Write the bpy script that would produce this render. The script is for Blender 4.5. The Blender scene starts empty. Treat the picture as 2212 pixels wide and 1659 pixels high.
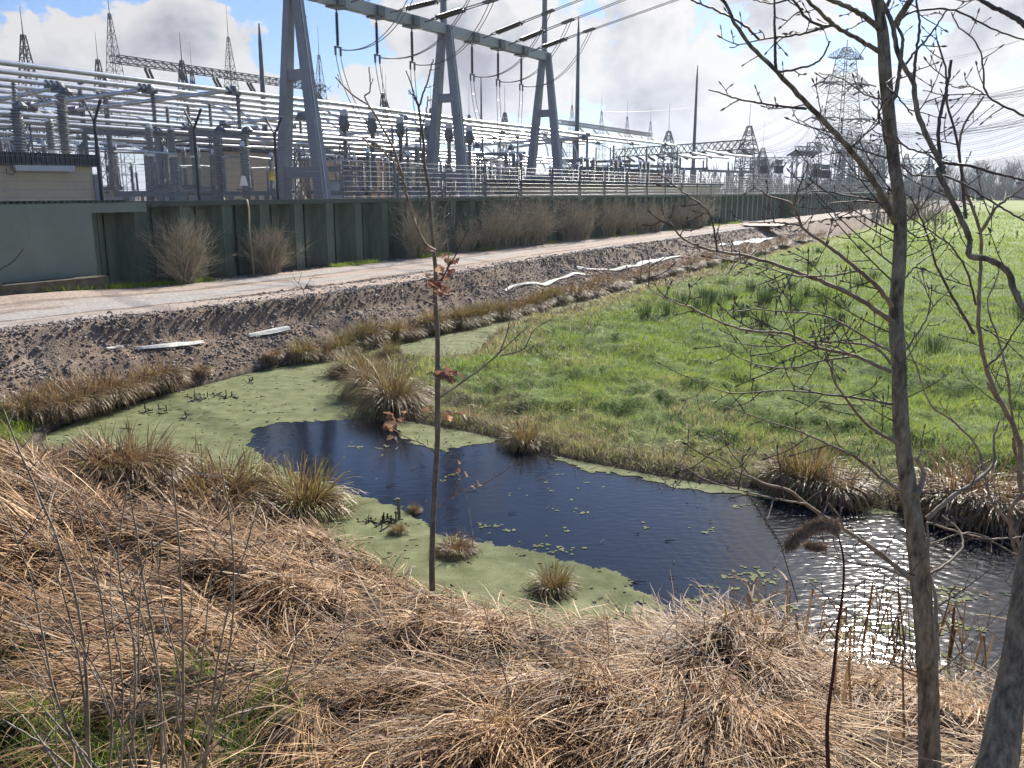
import bpy, math, random
import numpy as np
R = math.radians
random.seed(7); rng = np.random.default_rng(11)

# ---------------------------------------------------------------- camera, sky, sun, exposure
scn = bpy.context.scene
CZ = 3.8                                   # eye height above the water, metres
FPX, CX, CY = 1901.0, 1106.0, 829.5        # focal length and centre, for a picture 2212 units wide
PITCH = math.atan((829.5-411)/FPX)
cd = bpy.data.cameras.new('camera'); cam = bpy.data.objects.new('camera', cd)
scn.collection.objects.link(cam); scn.camera = cam
cd.sensor_width = 36; cd.lens = 36*FPX/2212; cd.clip_start = .05; cd.clip_end = 6000
cam.location = (0, 0, CZ); cam.rotation_euler = (R(90)-PITCH, 0, 0)

SUN_AZ, SUN_EL = R(25), R(33)              # azimuth to the right of +Y
sun_d = bpy.data.lights.new('sun', 'SUN'); sun = bpy.data.objects.new('sun', sun_d)
scn.collection.objects.link(sun)
sun_d.energy = 5.0; sun_d.angle = R(.53); sun_d.color = (1, .945, .85)
sun.rotation_euler = (R(90)-SUN_EL, 0, math.pi-SUN_AZ)
sun.location = (20, 40, 40)
scn.view_settings.view_transform = 'Standard'; scn.view_settings.look = 'None'
scn.view_settings.exposure = .76; scn.view_settings.gamma = 1

cy = scn.cycles
cy.max_bounces = 4; cy.diffuse_bounces = 2; cy.glossy_bounces = 3; cy.transmission_bounces = 2; cy.transparent_max_bounces = 4
cy.caustics_reflective = False; cy.caustics_refractive = False; cy.use_adaptive_sampling = True; cy.adaptive_threshold = .04
cy.use_denoising = True
W = bpy.data.worlds.new('World'); scn.world = W; W.use_nodes = True
nt = W.node_tree; nt.nodes.clear()
def N(t, **k):
    n = nt.nodes.new(t)
    for a, b in k.items(): setattr(n, a, b)
    return n
def L(a, b): nt.links.new(a, b)
def M(op, a, b=None, c=None, clamp=False):
    n = N('ShaderNodeMath', operation=op, use_clamp=clamp)
    for i, v in enumerate((a, b, c)):
        if v is None: continue
        if isinstance(v, (int, float)): n.inputs[i].default_value = v
        else: L(v, n.inputs[i])
    return n.outputs[0]
def build_world():
    out = N('ShaderNodeOutputWorld'); bg = N('ShaderNodeBackground'); L(bg.outputs[0], out.inputs[0])
    sky = N('ShaderNodeTexSky', sky_type='NISHITA', sun_disc=False)
    sky.sun_elevation = SUN_EL; sky.sun_rotation = SUN_AZ; sky.air_density = 1.0; sky.dust_density = .6; sky.ozone_density = 1.6
    tc = N('ShaderNodeTexCoord'); sep = N('ShaderNodeSeparateXYZ'); L(tc.outputs['Generated'], sep.inputs[0])
    x, y, z = sep.outputs
    az = M('MULTIPLY', M('ARCTAN2', x, y), 57.2958); el = M('MULTIPLY', M('ARCSINE', z), 57.2958)
    def noise(az, el, detail):
        cb = N('ShaderNodeCombineXYZ'); L(M('MULTIPLY', az, .085), cb.inputs[0])
        # clouds flatten towards the horizon
        L(M('MULTIPLY', M('POWER', M('MAXIMUM', M('ADD', el, 2.), .1), .75), .26), cb.inputs[1]); cb.inputs[2].default_value = 3.7
        n1 = N('ShaderNodeTexNoise', noise_dimensions='2D'); L(cb.outputs[0], n1.inputs['Vector']); n1.inputs['Scale'].default_value = 1.7
        n1.inputs['Detail'].default_value = detail; n1.inputs['Roughness'].default_value = .55; n1.inputs['Distortion'].default_value = .1
        return n1.outputs[0]
    na = noise(az, el, 7); nb = noise(M('ADD', az, .9), M('ADD', el, .9), 5)
    d1 = na
    for (a0, e0, wa, we, s) in BLOBS:
        da = M('DIVIDE', M('SUBTRACT', az, a0), wa); de = M('DIVIDE', M('SUBTRACT', el, e0), we)
        q = M('ADD', M('MULTIPLY', da, da), M('MULTIPLY', de, de))
        d1 = M('ADD', d1, M('MULTIPLY', M('EXPONENT', M('MULTIPLY', q, -1.)), s))
    hi = M('MULTIPLY', M('MAXIMUM', M('SUBTRACT', el, 13), 0.), -.011)   # fewer clouds overhead
    d1 = M('ADD', d1, M('MAXIMUM', hi, -.22))
    mr = N('ShaderNodeMapRange', interpolation_type='SMOOTHSTEP'); L(d1, mr.inputs[0])
    mr.inputs[1].default_value = .50; mr.inputs[2].default_value = .548; mask = mr.outputs[0]
    thick = N('ShaderNodeMapRange', interpolation_type='SMOOTHSTEP'); L(d1, thick.inputs[0]); thick.inputs[1].default_value = .56; thick.inputs[2].default_value = .86
    relief = M('MULTIPLY', M('SUBTRACT', na, nb), 3.4)
    shade = M('ADD', M('MULTIPLY', thick.outputs[0], -.95), M('ADD', relief, .95), clamp=True)
    ramp = N('ShaderNodeValToRGB'); L(shade, ramp.inputs[0])
    e = ramp.color_ramp.elements
    e[0].position = 0; e[0].color = (.43, .44, .50, 1); e[1].position = 1; e[1].color = (1.02, 1.0, .99, 1)
    m = ramp.color_ramp.elements.new(.45); m.color = (.70, .71, .765, 1)
    # the clouds around the sun are brighter
    sunv = (math.sin(SUN_AZ)*math.cos(SUN_EL), math.cos(SUN_AZ)*math.cos(SUN_EL), math.sin(SUN_EL))
    dot = N('ShaderNodeVectorMath', operation='DOT_PRODUCT'); L(tc.outputs['Generated'], dot.inputs[0]); dot.inputs[1].default_value = sunv
    glow = M('POWER', M('MAXIMUM', dot.outputs['Value'], 0.), 7.)
    gain = M('ADD', M('MULTIPLY', glow, 2.0), CLOUD_GAIN)
    sc = N('ShaderNodeVectorMath', operation='SCALE'); L(ramp.outputs[0], sc.inputs[0]); L(gain, sc.inputs['Scale'])
    sk = N('ShaderNodeVectorMath', operation='MULTIPLY'); L(sky.outputs[0], sk.inputs[0]); sk.inputs[1].default_value = SKY_MUL
    mx = N('ShaderNodeMix', data_type='RGBA'); L(mask, mx.inputs['Factor']); L(sk.outputs[0], mx.inputs['A']); L(sc.outputs[0], mx.inputs['B'])
    # thin white veil low down
    veil = N('ShaderNodeMapRange'); L(el, veil.inputs[0]); veil.inputs[1].default_value = 9; veil.inputs[2].default_value = 0; veil.inputs[3].default_value = 0; veil.inputs[4].default_value = .22
    mx2 = N('ShaderNodeMix', data_type='RGBA'); L(veil.outputs[0], mx2.inputs['Factor']); L(mx.outputs['Result'], mx2.inputs['A']); mx2.inputs['B'].default_value = (5.6, 5.9, 6.6, 1)
    L(mx2.outputs['Result'], bg.inputs[0]); bg.inputs[1].default_value = .1
# (azimuth, elevation, width, height, strength) of cloud banks and clear gaps
BLOBS = [(-19, 8.5, 5.5, 5, .16), (-29, 8.5, 5, 3.5, .10), (-27, 12.5, 9, 1.6, -.16), (-15.5, 11.6, 4.5, 1.8, -.30), (-12.5, 8.3, 2.6, 3.0, -.14),
         (4, 7.5, 9, 4.2, .26), (-7, 8, 5, 4, .12), (17, 8.5, 8, 4, .07), (9.5, 2.6, 5, 1.1, -.06), (-3, 2.6, 5, 1.2, -.10), (18, 11, 4, 2, -.08), (30, 8, 10, 9, .12),
         (-8, 34, 32, 17, -.16), (30, 27, 16, 11, .42)]
CLOUD_GAIN = 4.35
SKY_MUL = (.44, .57, .80)
build_world(); W.cycles.sampling_method = 'MANUAL'; W.cycles.sample_map_resolution = 512

# ---------------------------------------------------------------- projection helpers (2212-unit picture coordinates)
def ray(x, y):
    u = x-CX; v = CY-y
    return np.array([u, FPX*math.cos(PITCH)+v*math.sin(PITCH), -FPX*math.sin(PITCH)+v*math.cos(PITCH)])
def gp(x, y, z=0.):
    d = ray(x, y); k = (z-CZ)/d[2]; return d*k+np.array([0, 0, CZ])
def at(x, y, Y):
    d = ray(x, y); return d*(Y/d[1])+np.array([0, 0, CZ])
WD = np.array([.506, .8625]); WD /= np.hypot(*WD); ND = np.array([-WD[1], WD[0]])   # along / behind the sheet pile wall
P0 = np.array([-4.06*2.6, 9.35*2.6])
def onp(x, y, t):
    d = ray(x, y); k = (P0@ND+t)/(d[:2]@ND); return d*k+np.array([0, 0, CZ])
def ST(s, t, z=0.):
    q = P0+s*WD+t*ND; return np.array([q[0], q[1], z])
def st_of(p): q = np.asarray(p)[..., :2]-P0; return q@WD, q@ND
r1 = lambda u, v: (u*.33594, v*.33594)
r2 = lambda u, v: (553+u*.33594, v*.33594)
r3 = lambda u, v: (1123.3+u*.33594, v*.33594)
r4 = lambda u, v: (1555.3+u*.29688, v*.29688)
r5 = lambda u, v: (u*.33855, 302.4+v*.33855)
r6 = lambda u, v: (691.3+u*.33855, 302.4+v*.33855)
r7 = lambda u, v: (1382.5+u*.375, 302.4+v*.375)
r8 = lambda u, v: (1382.5+u*.375, 734.5+v*.375)
r9 = lambda u, v: (1382.5+u*.375, 1140.6+v*.375)
ra = lambda u, v: (u*.33594, 1140.6+v*.33594)
rb = lambda u, v: (u*.33855, 734.5+v*.33855)
rc = lambda u, v: (691.3+u*.33594, 1140.6+v*.33594)
rd = lambda u, v: (691.3+u*.33855, 734.5+v*.33855)

# ---------------------------------------------------------------- mesh helpers
COL = scn.collection
def tag(o, label=None, cat=None, group=None, kind=None):
    if label: o['label'] = label
    if cat: o['category'] = cat
    if group: o['group'] = group
    if kind: o['kind'] = kind
    return o
def empty(name, loc, label=None, cat=None, group=None, rz=0):
    o = bpy.data.objects.new(name, None); COL.objects.link(o); o.location = [float(v) for v in loc]; o.rotation_euler = (0, 0, rz)
    o.empty_display_size = .2
    return tag(o, label, cat, group)
class MB:
    def __init__(s): s.V = []; s.Q = []; s.T = []; s.A = []; s.n = 0
    def add(s, V, F, a=.5):
        V = np.asarray(V, float).reshape(-1, 3); F = np.asarray(F, int)
        if len(F):
            (s.Q if F.shape[1] == 4 else s.T).append(F+s.n)
        s.V.append(V); s.A.append(np.full(len(V), a) if np.isscalar(a) else np.asarray(a, float)); s.n += len(V)
        return s
    def box(s, c, size, ax=None, a=.5):
        h = np.array(size)/2; S = np.array([[i, j, k] for i in (-1, 1) for j in (-1, 1) for k in (-1, 1)])*h
        if ax is not None: S = S@np.array(ax)
        return s.add(S+np.array(c), [[0, 1, 3, 2], [4, 6, 7, 5], [0, 4, 5, 1], [2, 3, 7, 6], [0, 2, 6, 4], [1, 5, 7, 3]], a)
    def bar(s, p, q, w, h=None, up=(0, 0, 1)):
        p = np.array(p, float); q = np.array(q, float); d = q-p; l = np.linalg.norm(d)
        if l < 1e-6: return s
        d /= l; u = np.array(up, float)
        if abs(d@u) > .98: u = np.array([WD[0], WD[1], 0])
        sx = np.cross(d, u); sx /= np.linalg.norm(sx); u = np.cross(sx, d)
        return s.box((p+q)/2, (l, w, h or w), [d, sx, u])
    def stbox(s, s0, s1, t0, t1, z0, z1):
        c = ST((s0+s1)/2, (t0+t1)/2, (z0+z1)/2)
        return s.box(c, (abs(s1-s0), abs(t1-t0), abs(z1-z0)), [[*WD, 0], [*ND, 0], [0, 0, 1]])
    def tubes(s, P, Rr, sides=4, a=.5, cap=False):
        """P (N,K,3) centre lines, Rr (N,K) radii"""
        P = np.asarray(P, float); Rr = np.asarray(Rr, float)
        if P.ndim == 2: P = P[None]
        if Rr.ndim < 2: Rr = np.broadcast_to(Rr, P.shape[:2])
        n, k = P.shape[:2]
        T = np.gradient(P, axis=1); T /= np.linalg.norm(T, axis=2, keepdims=True)+1e-9
        ref = np.where(np.abs(T[:, :1, 2:3]) > .9, np.array([[[1., 0, 0]]]), np.array([[[0, 0, 1.]]]))
        ref = np.broadcast_to(ref, T.shape)
        A = np.cross(T, ref); A /= np.linalg.norm(A, axis=2, keepdims=True)+1e-9; B = np.cross(T, A)
        an = np.arange(sides)*2*math.pi/sides
        V = P[:, :, None]+Rr[:, :, None, None]*(A[:, :, None]*np.cos(an)[None, None, :, None]+B[:, :, None]*np.sin(an)[None, None, :, None])
        base = (np.arange(n)*k*sides)[:, None, None]+(np.arange(k-1)*sides)[None, :, None]+np.arange(sides)[None, None, :]
        nx = (np.arange(n)*k*sides)[:, None, None]+(np.arange(k-1)*sides)[None, :, None]+((np.arange(sides)+1) % sides)[None, None, :]
        F = np.stack([base, nx, nx+sides, base+sides], -1).reshape(-1, 4)
        if not np.isscalar(a): a = np.repeat(np.asarray(a, float), k*sides)
        s.add(V, F, a)
        if cap:
            for i in range(n):
                for e in (0, k-1):
                    c = s.n; s.add(np.vstack([V[i, e], P[i, e]]), [[j, (j+1) % sides, sides] for j in range(sides)])
        return s
    def tube(s, pts, r, sides=8, cap=True):
        pts = np.array(pts, float); r = np.full(len(pts), r) if np.isscalar(r) else np.array(r, float)
        return s.tubes(pts[None], r[None], sides, cap=cap)
    def lathe(s, prof, c=(0, 0, 0), sides=12, axis=None):
        prof = np.array(prof, float); k = len(prof); an = np.arange(sides)*2*math.pi/sides
        V = np.zeros((k, sides, 3)); V[:, :, 0] = prof[:, 0:1]*np.cos(an); V[:, :, 1] = prof[:, 0:1]*np.sin(an); V[:, :, 2] = prof[:, 1:2]
        V = V.reshape(-1, 3)
        if axis is not None:
            d = np.array(axis, float); d /= np.linalg.norm(d); u = np.array([0, 0, 1.]) if abs(d[2]) < .9 else np.array([1., 0, 0])
            X = np.cross(u, d); X /= np.linalg.norm(X); Y = np.cross(d, X); V = V@np.array([X, Y, d])
        i = np.arange(sides); j = (i+1) % sides
        F = np.concatenate([np.stack([q*sides+i, q*sides+j, (q+1)*sides+j, (q+1)*sides+i], -1) for q in range(k-1)])
        return s.add(V+np.array(c, float), F)
    def build(s, name, mat, parent=None, smooth=False, org=None, link=True):
        V = np.concatenate(s.V); A = np.concatenate(s.A)
        if parent is not None: o0 = np.array(parent.location) if parent.parent is None else np.array(parent.location)+np.array(parent.parent.location)
        else: o0 = np.array([V[:, 0].mean(), V[:, 1].mean(), V[:, 2].min()]) if org is None else np.array(org, float)
        V = V-o0
        me = bpy.data.meshes.new(name); me.vertices.add(len(V)); me.vertices.foreach_set('co', V.astype(np.float32).ravel())
        Q = np.concatenate(s.Q) if s.Q else np.zeros((0, 4), int); T = np.concatenate(s.T) if s.T else np.zeros((0, 3), int)
        me.loops.add(Q.size+T.size); me.loops.foreach_set('vertex_index', np.concatenate([Q.ravel(), T.ravel()]).astype(np.int32))
        me.polygons.add(len(Q)+len(T))
        me.polygons.foreach_set('loop_start', np.concatenate([np.arange(len(Q))*4, Q.size+np.arange(len(T))*3]).astype(np.int32))
        me.polygons.foreach_set('use_smooth', np.full(len(Q)+len(T), bool(smooth)))
        me.update(calc_edges=True)
        at_ = me.attributes.new('rnd', 'FLOAT', 'POINT'); at_.data.foreach_set('value', A.astype(np.float32))
        me.materials.append(mat)
        o = bpy.data.objects.new(name, me); COL.objects.link(o)
        if parent is not None: o.parent = parent
        else: o.location = o0
        return o
def copy_tree(o, loc=None, rz=None, label=None, group=None, parent=None, scale=None):
    c = o.copy(); COL.objects.link(c); c.parent = parent
    for ch in [q for q in list(o.children)]: copy_tree(ch, parent=c)
    if loc is not None: c.location = [float(v) for v in loc]
    if rz is not None: c.rotation_euler = (0, 0, rz)
    if scale is not None: c.scale = scale
    if label: c['label'] = label
    if group: c['group'] = group
    return c
class Proto:
    """first use moves the built thing itself, later uses copy it"""
    def __init__(s, o): s.o = o; s.used = False
    def put(s, loc, rz=0, label=None, group=None, scale=None):
        if not s.used:
            s.used = True; o = s.o; o.location = [float(v) for v in loc]; o.rotation_euler = (0, 0, rz)
            if scale is not None: o.scale = scale
            return tag(o, label, None, group)
        return copy_tree(s.o, loc, rz, label, group, scale=scale or (1, 1, 1))
WRZ = math.atan2(WD[1], WD[0])
# ---------------------------------------------------------------- materials
MATS = {}
def mat(name, col, rough=.6, metal=0., var=0., vscale=8., bump=0., bscale=40., col2=None, ramp=None, trans=0., spec=.5, stretch=None, streak=0.):
    m = bpy.data.materials.new(name); m.use_nodes = True; t = m.node_tree; b = t.nodes['Principled BSDF']; out = t.nodes['Material Output']
    nd = t.nodes.new; lk = t.links.new
    b.inputs['Roughness'].default_value = rough; b.inputs['Metallic'].default_value = metal; b.inputs['Specular IOR Level'].default_value = spec
    tc = nd('ShaderNodeTexCoord'); vec = tc.outputs['Object']
    if stretch:
        mp = nd('ShaderNodeMapping'); lk(vec, mp.inputs[0]); mp.inputs['Scale'].default_value = stretch; vec = mp.outputs[0]
    cs = None
    if ramp:
        a = nd('ShaderNodeAttribute'); a.attribute_name = 'rnd'; rp = nd('ShaderNodeValToRGB'); lk(a.outputs['Fac'], rp.inputs[0])
        e = rp.color_ramp.elements
        for i, (p_, c_) in enumerate(ramp):
            q = e[i] if i < 2 else e.new(p_)
            q.position = p_; q.color = (*c_, 1)
        cs = rp.outputs[0]
    elif var > 0 or col2:
        nz = nd('ShaderNodeTexNoise'); lk(vec, nz.inputs['Vector']); nz.inputs['Scale'].default_value = vscale; nz.inputs['Detail'].default_value = 6; nz.inputs['Roughness'].default_value = .65
        rp = nd('ShaderNodeValToRGB'); lk(nz.outputs[0], rp.inputs[0]); e = rp.color_ramp.elements
        c2 = col2 or tuple(c*(1+var) for c in col); c1 = col if col2 else tuple(c*(1-var) for c in col)
        e[0].position = .35; e[0].color = (*c1, 1); e[1].position = .66; e[1].color = (*c2, 1); cs = rp.outputs[0]
    if cs is not None: lk(cs, b.inputs['Base Color'])
    else: b.inputs['Base Color'].default_value = (*col, 1)
    if bump > 0:
        nb = nd('ShaderNodeTexNoise'); lk(vec, nb.inputs['Vector']); nb.inputs['Scale'].default_value = bscale; nb.inputs['Detail'].default_value = 5
        bp = nd('ShaderNodeBump'); lk(nb.outputs[0], bp.inputs['Height']); bp.inputs['Strength'].default_value = bump; bp.inputs['Distance'].default_value = .02
        lk(bp.outputs[0], b.inputs['Normal'])
    if trans > 0:
        tr = nd('ShaderNodeBsdfTranslucent'); mx = nd('ShaderNodeMixShader'); mx.inputs[0].default_value = trans
        if cs is not None: lk(cs, tr.inputs[0])
        else: tr.inputs[0].default_value = (*col, 1)
        lk(b.outputs[0], mx.inputs[1]); lk(tr.outputs[0], mx.inputs[2]); lk(mx.outputs[0], out.inputs[0])
    MATS[name] = m; return m
alu = mat('aluminium tube', (.70, .70, .70), .34, .85, var=.12, vscale=3)
galv = mat('galvanised steel', (.21, .22, .225), .55, .3, var=.18, vscale=1.5)
galvd = mat('painted portal steel', (.31, .31, .335), .5, .1, var=.12, vscale=.9, bump=.1)
lat = mat('green grey lattice steel', (.11, .13, .115), .6, .2, var=.25, vscale=2)
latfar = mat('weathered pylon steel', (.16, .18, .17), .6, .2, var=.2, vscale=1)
porc = mat('grey porcelain', (.30, .30, .30), .35, 0, var=.15, vscale=4)
porcb = mat('dark brown insulator', (.055, .04, .038), .3)
white = mat('white painted metal', (.75, .75, .74), .5)
wire = mat('conductor cable', (.22, .22, .23), .5, .6)
mesh_m = mat('fence wire', (.30, .30, .30), .45, .7)
postm = mat('dark painted fence post', (.05, .055, .065), .5, .2, var=.2, vscale=3)
pile = mat('dark green sheet pile paint', (.052, .082, .058), .5, 0, col2=(.115, .155, .115), vscale=2.6, bump=.15, bscale=9, stretch=(1, 1, .25))
def dirt_base(m, h, col):
    t = m.node_tree; b = t.nodes['Principled BSDF']; src = b.inputs['Base Color'].links[0].from_socket; tc = t.nodes.new('ShaderNodeTexCoord'); sp = t.nodes.new('ShaderNodeSeparateXYZ'); t.links.new(tc.outputs['Object'], sp.inputs[0])
    n = t.nodes.new('ShaderNodeTexNoise'); n.inputs['Scale'].default_value = 5; n.inputs['Detail'].default_value = 6; gm = t.nodes.new('ShaderNodeNewGeometry'); t.links.new(gm.outputs['Position'], n.inputs['Vector'])
    a = t.nodes.new('ShaderNodeMath'); a.operation = 'MULTIPLY_ADD'; t.links.new(n.outputs[0], a.inputs[0]); a.inputs[1].default_value = -1.1*h; t.links.new(sp.outputs[2], a.inputs[2])
    r = t.nodes.new('ShaderNodeMapRange'); t.links.new(a.outputs[0], r.inputs[0]); r.inputs[1].default_value = h*.35; r.inputs[2].default_value = -h*.35; r.inputs[3].default_value = 0; r.inputs[4].default_value = .85
    x = t.nodes.new('ShaderNodeMix'); x.data_type = 'RGBA'; t.links.new(r.outputs[0], x.inputs['Factor']); t.links.new(src, x.inputs['A']); x.inputs['B'].default_value = (*col, 1); t.links.new(x.outputs['Result'], b.inputs['Base Color'])
    # rusty runs down the sheets
    n2 = t.nodes.new('ShaderNodeTexNoise'); mp = t.nodes.new('ShaderNodeMapping'); mp.inputs['Scale'].default_value = (7, 7, .35); t.links.new(gm.outputs['Position'], mp.inputs[0]); t.links.new(mp.outputs[0], n2.inputs['Vector']); n2.inputs['Scale'].default_value = 1.3; n2.inputs['Detail'].default_value = 4
    r2_ = t.nodes.new('ShaderNodeMapRange'); t.links.new(n2.outputs[0], r2_.inputs[0]); r2_.inputs[1].default_value = .60; r2_.inputs[2].default_value = .78; r2_.inputs[4].default_value = .5
    x2 = t.nodes.new('ShaderNodeMix'); x2.data_type = 'RGBA'; t.links.new(r2_.outputs[0], x2.inputs['Factor']); t.links.new(x.outputs['Result'], x2.inputs['A']); x2.inputs['B'].default_value = (.13, .125, .085, 1); t.links.new(x2.outputs['Result'], b.inputs['Base Color'])
dirt_base(pile, .75, (.15, .12, .085))
pilec = mat('green capping beam paint', (.05, .072, .055), .55, 0, var=.25, vscale=2.5)
hatch = mat('green grey steel plate paint', (.17, .205, .175), .55, 0, var=.10, vscale=1.2, bump=.1)
tan_m = mat('tan render wall', (.74, .58, .39), .8, 0, var=.08, vscale=2)
brick = mat('red brown brick wall', (.26, .15, .11), .85, 0, var=.2, vscale=6)
roofm = mat('dark blue grey roof sheet', (.04, .045, .06), .5, .1, var=.15, vscale=2)
conc = mat('mossy concrete', (.11, .10, .07), .9, 0, var=.4, vscale=5, bump=.5)
bark = mat('grey brown bark', (.10, .085, .055), .85, 0, col2=(.46, .41, .29), vscale=30, bump=1.0, bscale=80, stretch=(1, 1, .35))
barkt = mat('dark twig bark', (.085, .058, .045), .6, 0, col2=(.17, .135, .11), vscale=14)
barkl = mat('pale shrub bark', (.20, .155, .10), .7, 0, col2=(.42, .34, .24), vscale=14)
brush = mat('brown brushwood', (.16, .11, .08), .8, ramp=[(0, (.11, .09, .065)), (1, (.60, .53, .38)), (.5, (.30, .26, .185))])
straw = mat('dry straw', (.4, .3, .2), .55, ramp=[(0, (.035, .018, .008)), (1, (.80, .56, .31)), (.35, (.20, .108, .046)), (.7, (.49, .295, .14))], trans=.16, spec=.35)
sedge = mat('sedge blades', (.3, .25, .12), .5, ramp=[(0, (.10, .060, .03)), (1, (.30, .36, .10)), (.4, (.33, .21, .10)), (.72, (.42, .33, .14))], trans=.3)
rush = mat('dark rushes', (.05, .09, .04), .5, ramp=[(0, (.03, .055, .025)), (1, (.14, .21, .07))], trans=.25)
grass = mat('meadow grass', (.08, .16, .03), .5, ramp=[(0, (.05, .085, .02)), (1, (.55, .44, .24)), (.45, (.24, .345, .042)), (.80, (.39, .48, .085))], trans=.5, spec=.3)
leafm = mat('dead brown leaf', (.28, .12, .07), .6, ramp=[(0, (.20, .11, .08)), (1, (.55, .36, .22)), (.6, (.37, .20, .13))], trans=.4)
stone = mat('gravel stones', (.3, .3, .3), .8, ramp=[(0, (.09, .07, .054)), (1, (.58, .50, .42)), (.6, (.31, .255, .205))])
fleece = mat('white geotextile', (.66, .64, .56), .8, var=.25, vscale=4, bump=.5, bscale=12)

# ---------------------------------------------------------------- terrain
def chaikin(P, n=2):
    P = np.array(P, float)
    for _ in range(n):
        Q = np.roll(P, -1, 0); P = np.stack([.75*P+.25*Q, .25*P+.75*Q], 1).reshape(-1, 2)
    return P
ditch = [tuple(gp(*q, 0)[:2]) for q in [(1110, 690), (1260, 655), (1420, 606), (1560, 575), (1700, 540), (1800, 512), (1880, 490)]]
ditch = [(d[0], d[1]) for d in ditch]+[(55, 121), (85, 175), (150, 290)]
dc = np.array(ditch); tg = np.gradient(dc, axis=0); tg /= np.linalg.norm(tg, axis=1, keepdims=True); nr = np.stack([-tg[:, 1], tg[:, 0]], 1)
dwid = np.interp(np.arange(len(dc)), [0, 2, 3.2, 9], [.42, .42, .10, .10])[:, None]
dL = dc+nr*dwid; dR = dc-nr*dwid
poly = [(-7.4, 13.2), (-7.3, 14.4), (-6.8, 15.9), (-6.1, 17.2), (-5.5, 18.5), (-4.8, 19.3), (-4.1, 20.1), (-3.3, 21.6), (-2.3, 23.2), (-1.1, 24.9)]
poly += [tuple(p) for p in dL]+[tuple(p) for p in dR[::-1]]
poly += [tuple(gp(*q)[:2]) for q in [(1050, 725), (1030, 775), (870, 775), (790, 788), (762, 815), (790, 885), (880, 912)]]
poly += [(-0.8, 13.7), (0, 13.0), (0.6, 12.3), (1.5, 11.7), (2.4, 11.1), (3.3, 10.8), (4.3, 10.2), (5.8, 9.3), (9, 7.4), (13, 4.5), (18, 1)]
poly += [(14, -3), (8, 2.2), (5.2, 4.7)]
poly += [tuple(gp(x, y, .28)[:2]) for x, y in [(2212, 1440), (2100, 1440), (1900, 1385), (1750, 1330), (1620, 1275), (1350, 1310), (1050, 1280), (830, 1195), (740, 1125), (600, 1110), (550, 1020), (320, 985), (110, 960)]]
POLY = chaikin(poly, 2)
def sdist(X, Y):
    """distance to the water's edge, positive on land"""
    X = np.asarray(X, float).ravel(); Y = np.asarray(Y, float).ravel(); out = np.empty(len(X)); ins = np.zeros(len(X), bool)
    A = POLY; B = np.roll(POLY, -1, 0)
    for i in range(0, len(X), 40000):
        x = X[i:i+40000, None]; y = Y[i:i+40000, None]
        ex = (B-A)[:, 0]; ey = (B-A)[:, 1]
        tt = np.clip(((x-A[:, 0])*ex+(y-A[:, 1])*ey)/(ex**2+ey**2+1e-12), 0, 1)
        out[i:i+40000] = np.sqrt(((x-A[:, 0]-tt*ex)**2+(y-A[:, 1]-tt*ey)**2).min(1))
        c = ((A[:, 1] > y) != (B[:, 1] > y)) & (x < (B[:, 0]-A[:, 0])*(y-A[:, 1])/(B[:, 1]-A[:, 1]+1e-12)+A[:, 0])
        ins[i:i+40000] = (c.sum(1) % 2) == 1
    return np.where(ins, -out, out)
_g = rng.random((256, 256))
def vnoise(x, y, f=1., o=3):
    x = np.asarray(x)*f+37.3; y = np.asarray(y)*f+91.7; r = 0; a = 1; tot = 0
    for _ in range(o):
        xi = np.floor(x).astype(int); yi = np.floor(y).astype(int); fx = x-xi; fy = y-yi; fx = fx*fx*(3-2*fx); fy = fy*fy*(3-2*fy)
        g = lambda i, j: _g[(xi+i) & 255, (yi+j) & 255]
        r = r+a*((g(0, 0)*(1-fx)+g(1, 0)*fx)*(1-fy)+(g(0, 1)*(1-fx)+g(1, 1)*fx)*fy); tot += a; a *= .5; x = x*2.03+5.1; y = y*2.03+3.3
    return r/tot-.5
ss = lambda x: np.clip(x, 0, 1)**2*(3-2*np.clip(x, 0, 1))
CLx = [-60, -9, -7.4, -5, -3, 0, 4, 8, 14, 30]; CLy = [16, 13.8, 13.4, 14.5, 13, 10.8, 8.3, 5.5, 0, -14]
BY = [-50, 10, 13, 17, 19.5, 22.3]+[p[1] for p in ditch]; BX = [-2, -2, -2.6, -3.5, -3.6, -1.6]+[p[0] for p in ditch]
_mb = np.random.default_rng(77)
_MN = 230; _ma = _mb.uniform(R(-44), R(44), _MN); _mr = np.sqrt(_mb.uniform(1.2**2, 13.5**2, _MN)); MX = _mr*np.sin(_ma); MY = _mr*np.cos(_ma); MR = _mb.uniform(.28, .58, _MN); MH = _mb.uniform(.18, .36, _MN)
def mounds(X, Y):
    X = np.asarray(X, float); Y = np.asarray(Y, float); o = np.zeros(X.size); x = X.ravel(); y = Y.ravel(); idx = np.nonzero((np.abs(x) < 11) & (y > 0) & (y < 14.5))[0]
    for i in range(0, len(idx), 60000):
        j = idx[i:i+60000]; q = ((x[j, None]-MX)**2+(y[j, None]-MY)**2)/MR**2; o[j] = (MH*np.clip(1-q, 0, 1)**.8).max(1)
    return o.reshape(X.shape)
RES = [-12, -6, 1, 6, 13, 29, 50, 80]; REV = [4.6, 4.9, 6.0, 6.0, 5.2, 4.6, 4.4, 4.8]
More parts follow.
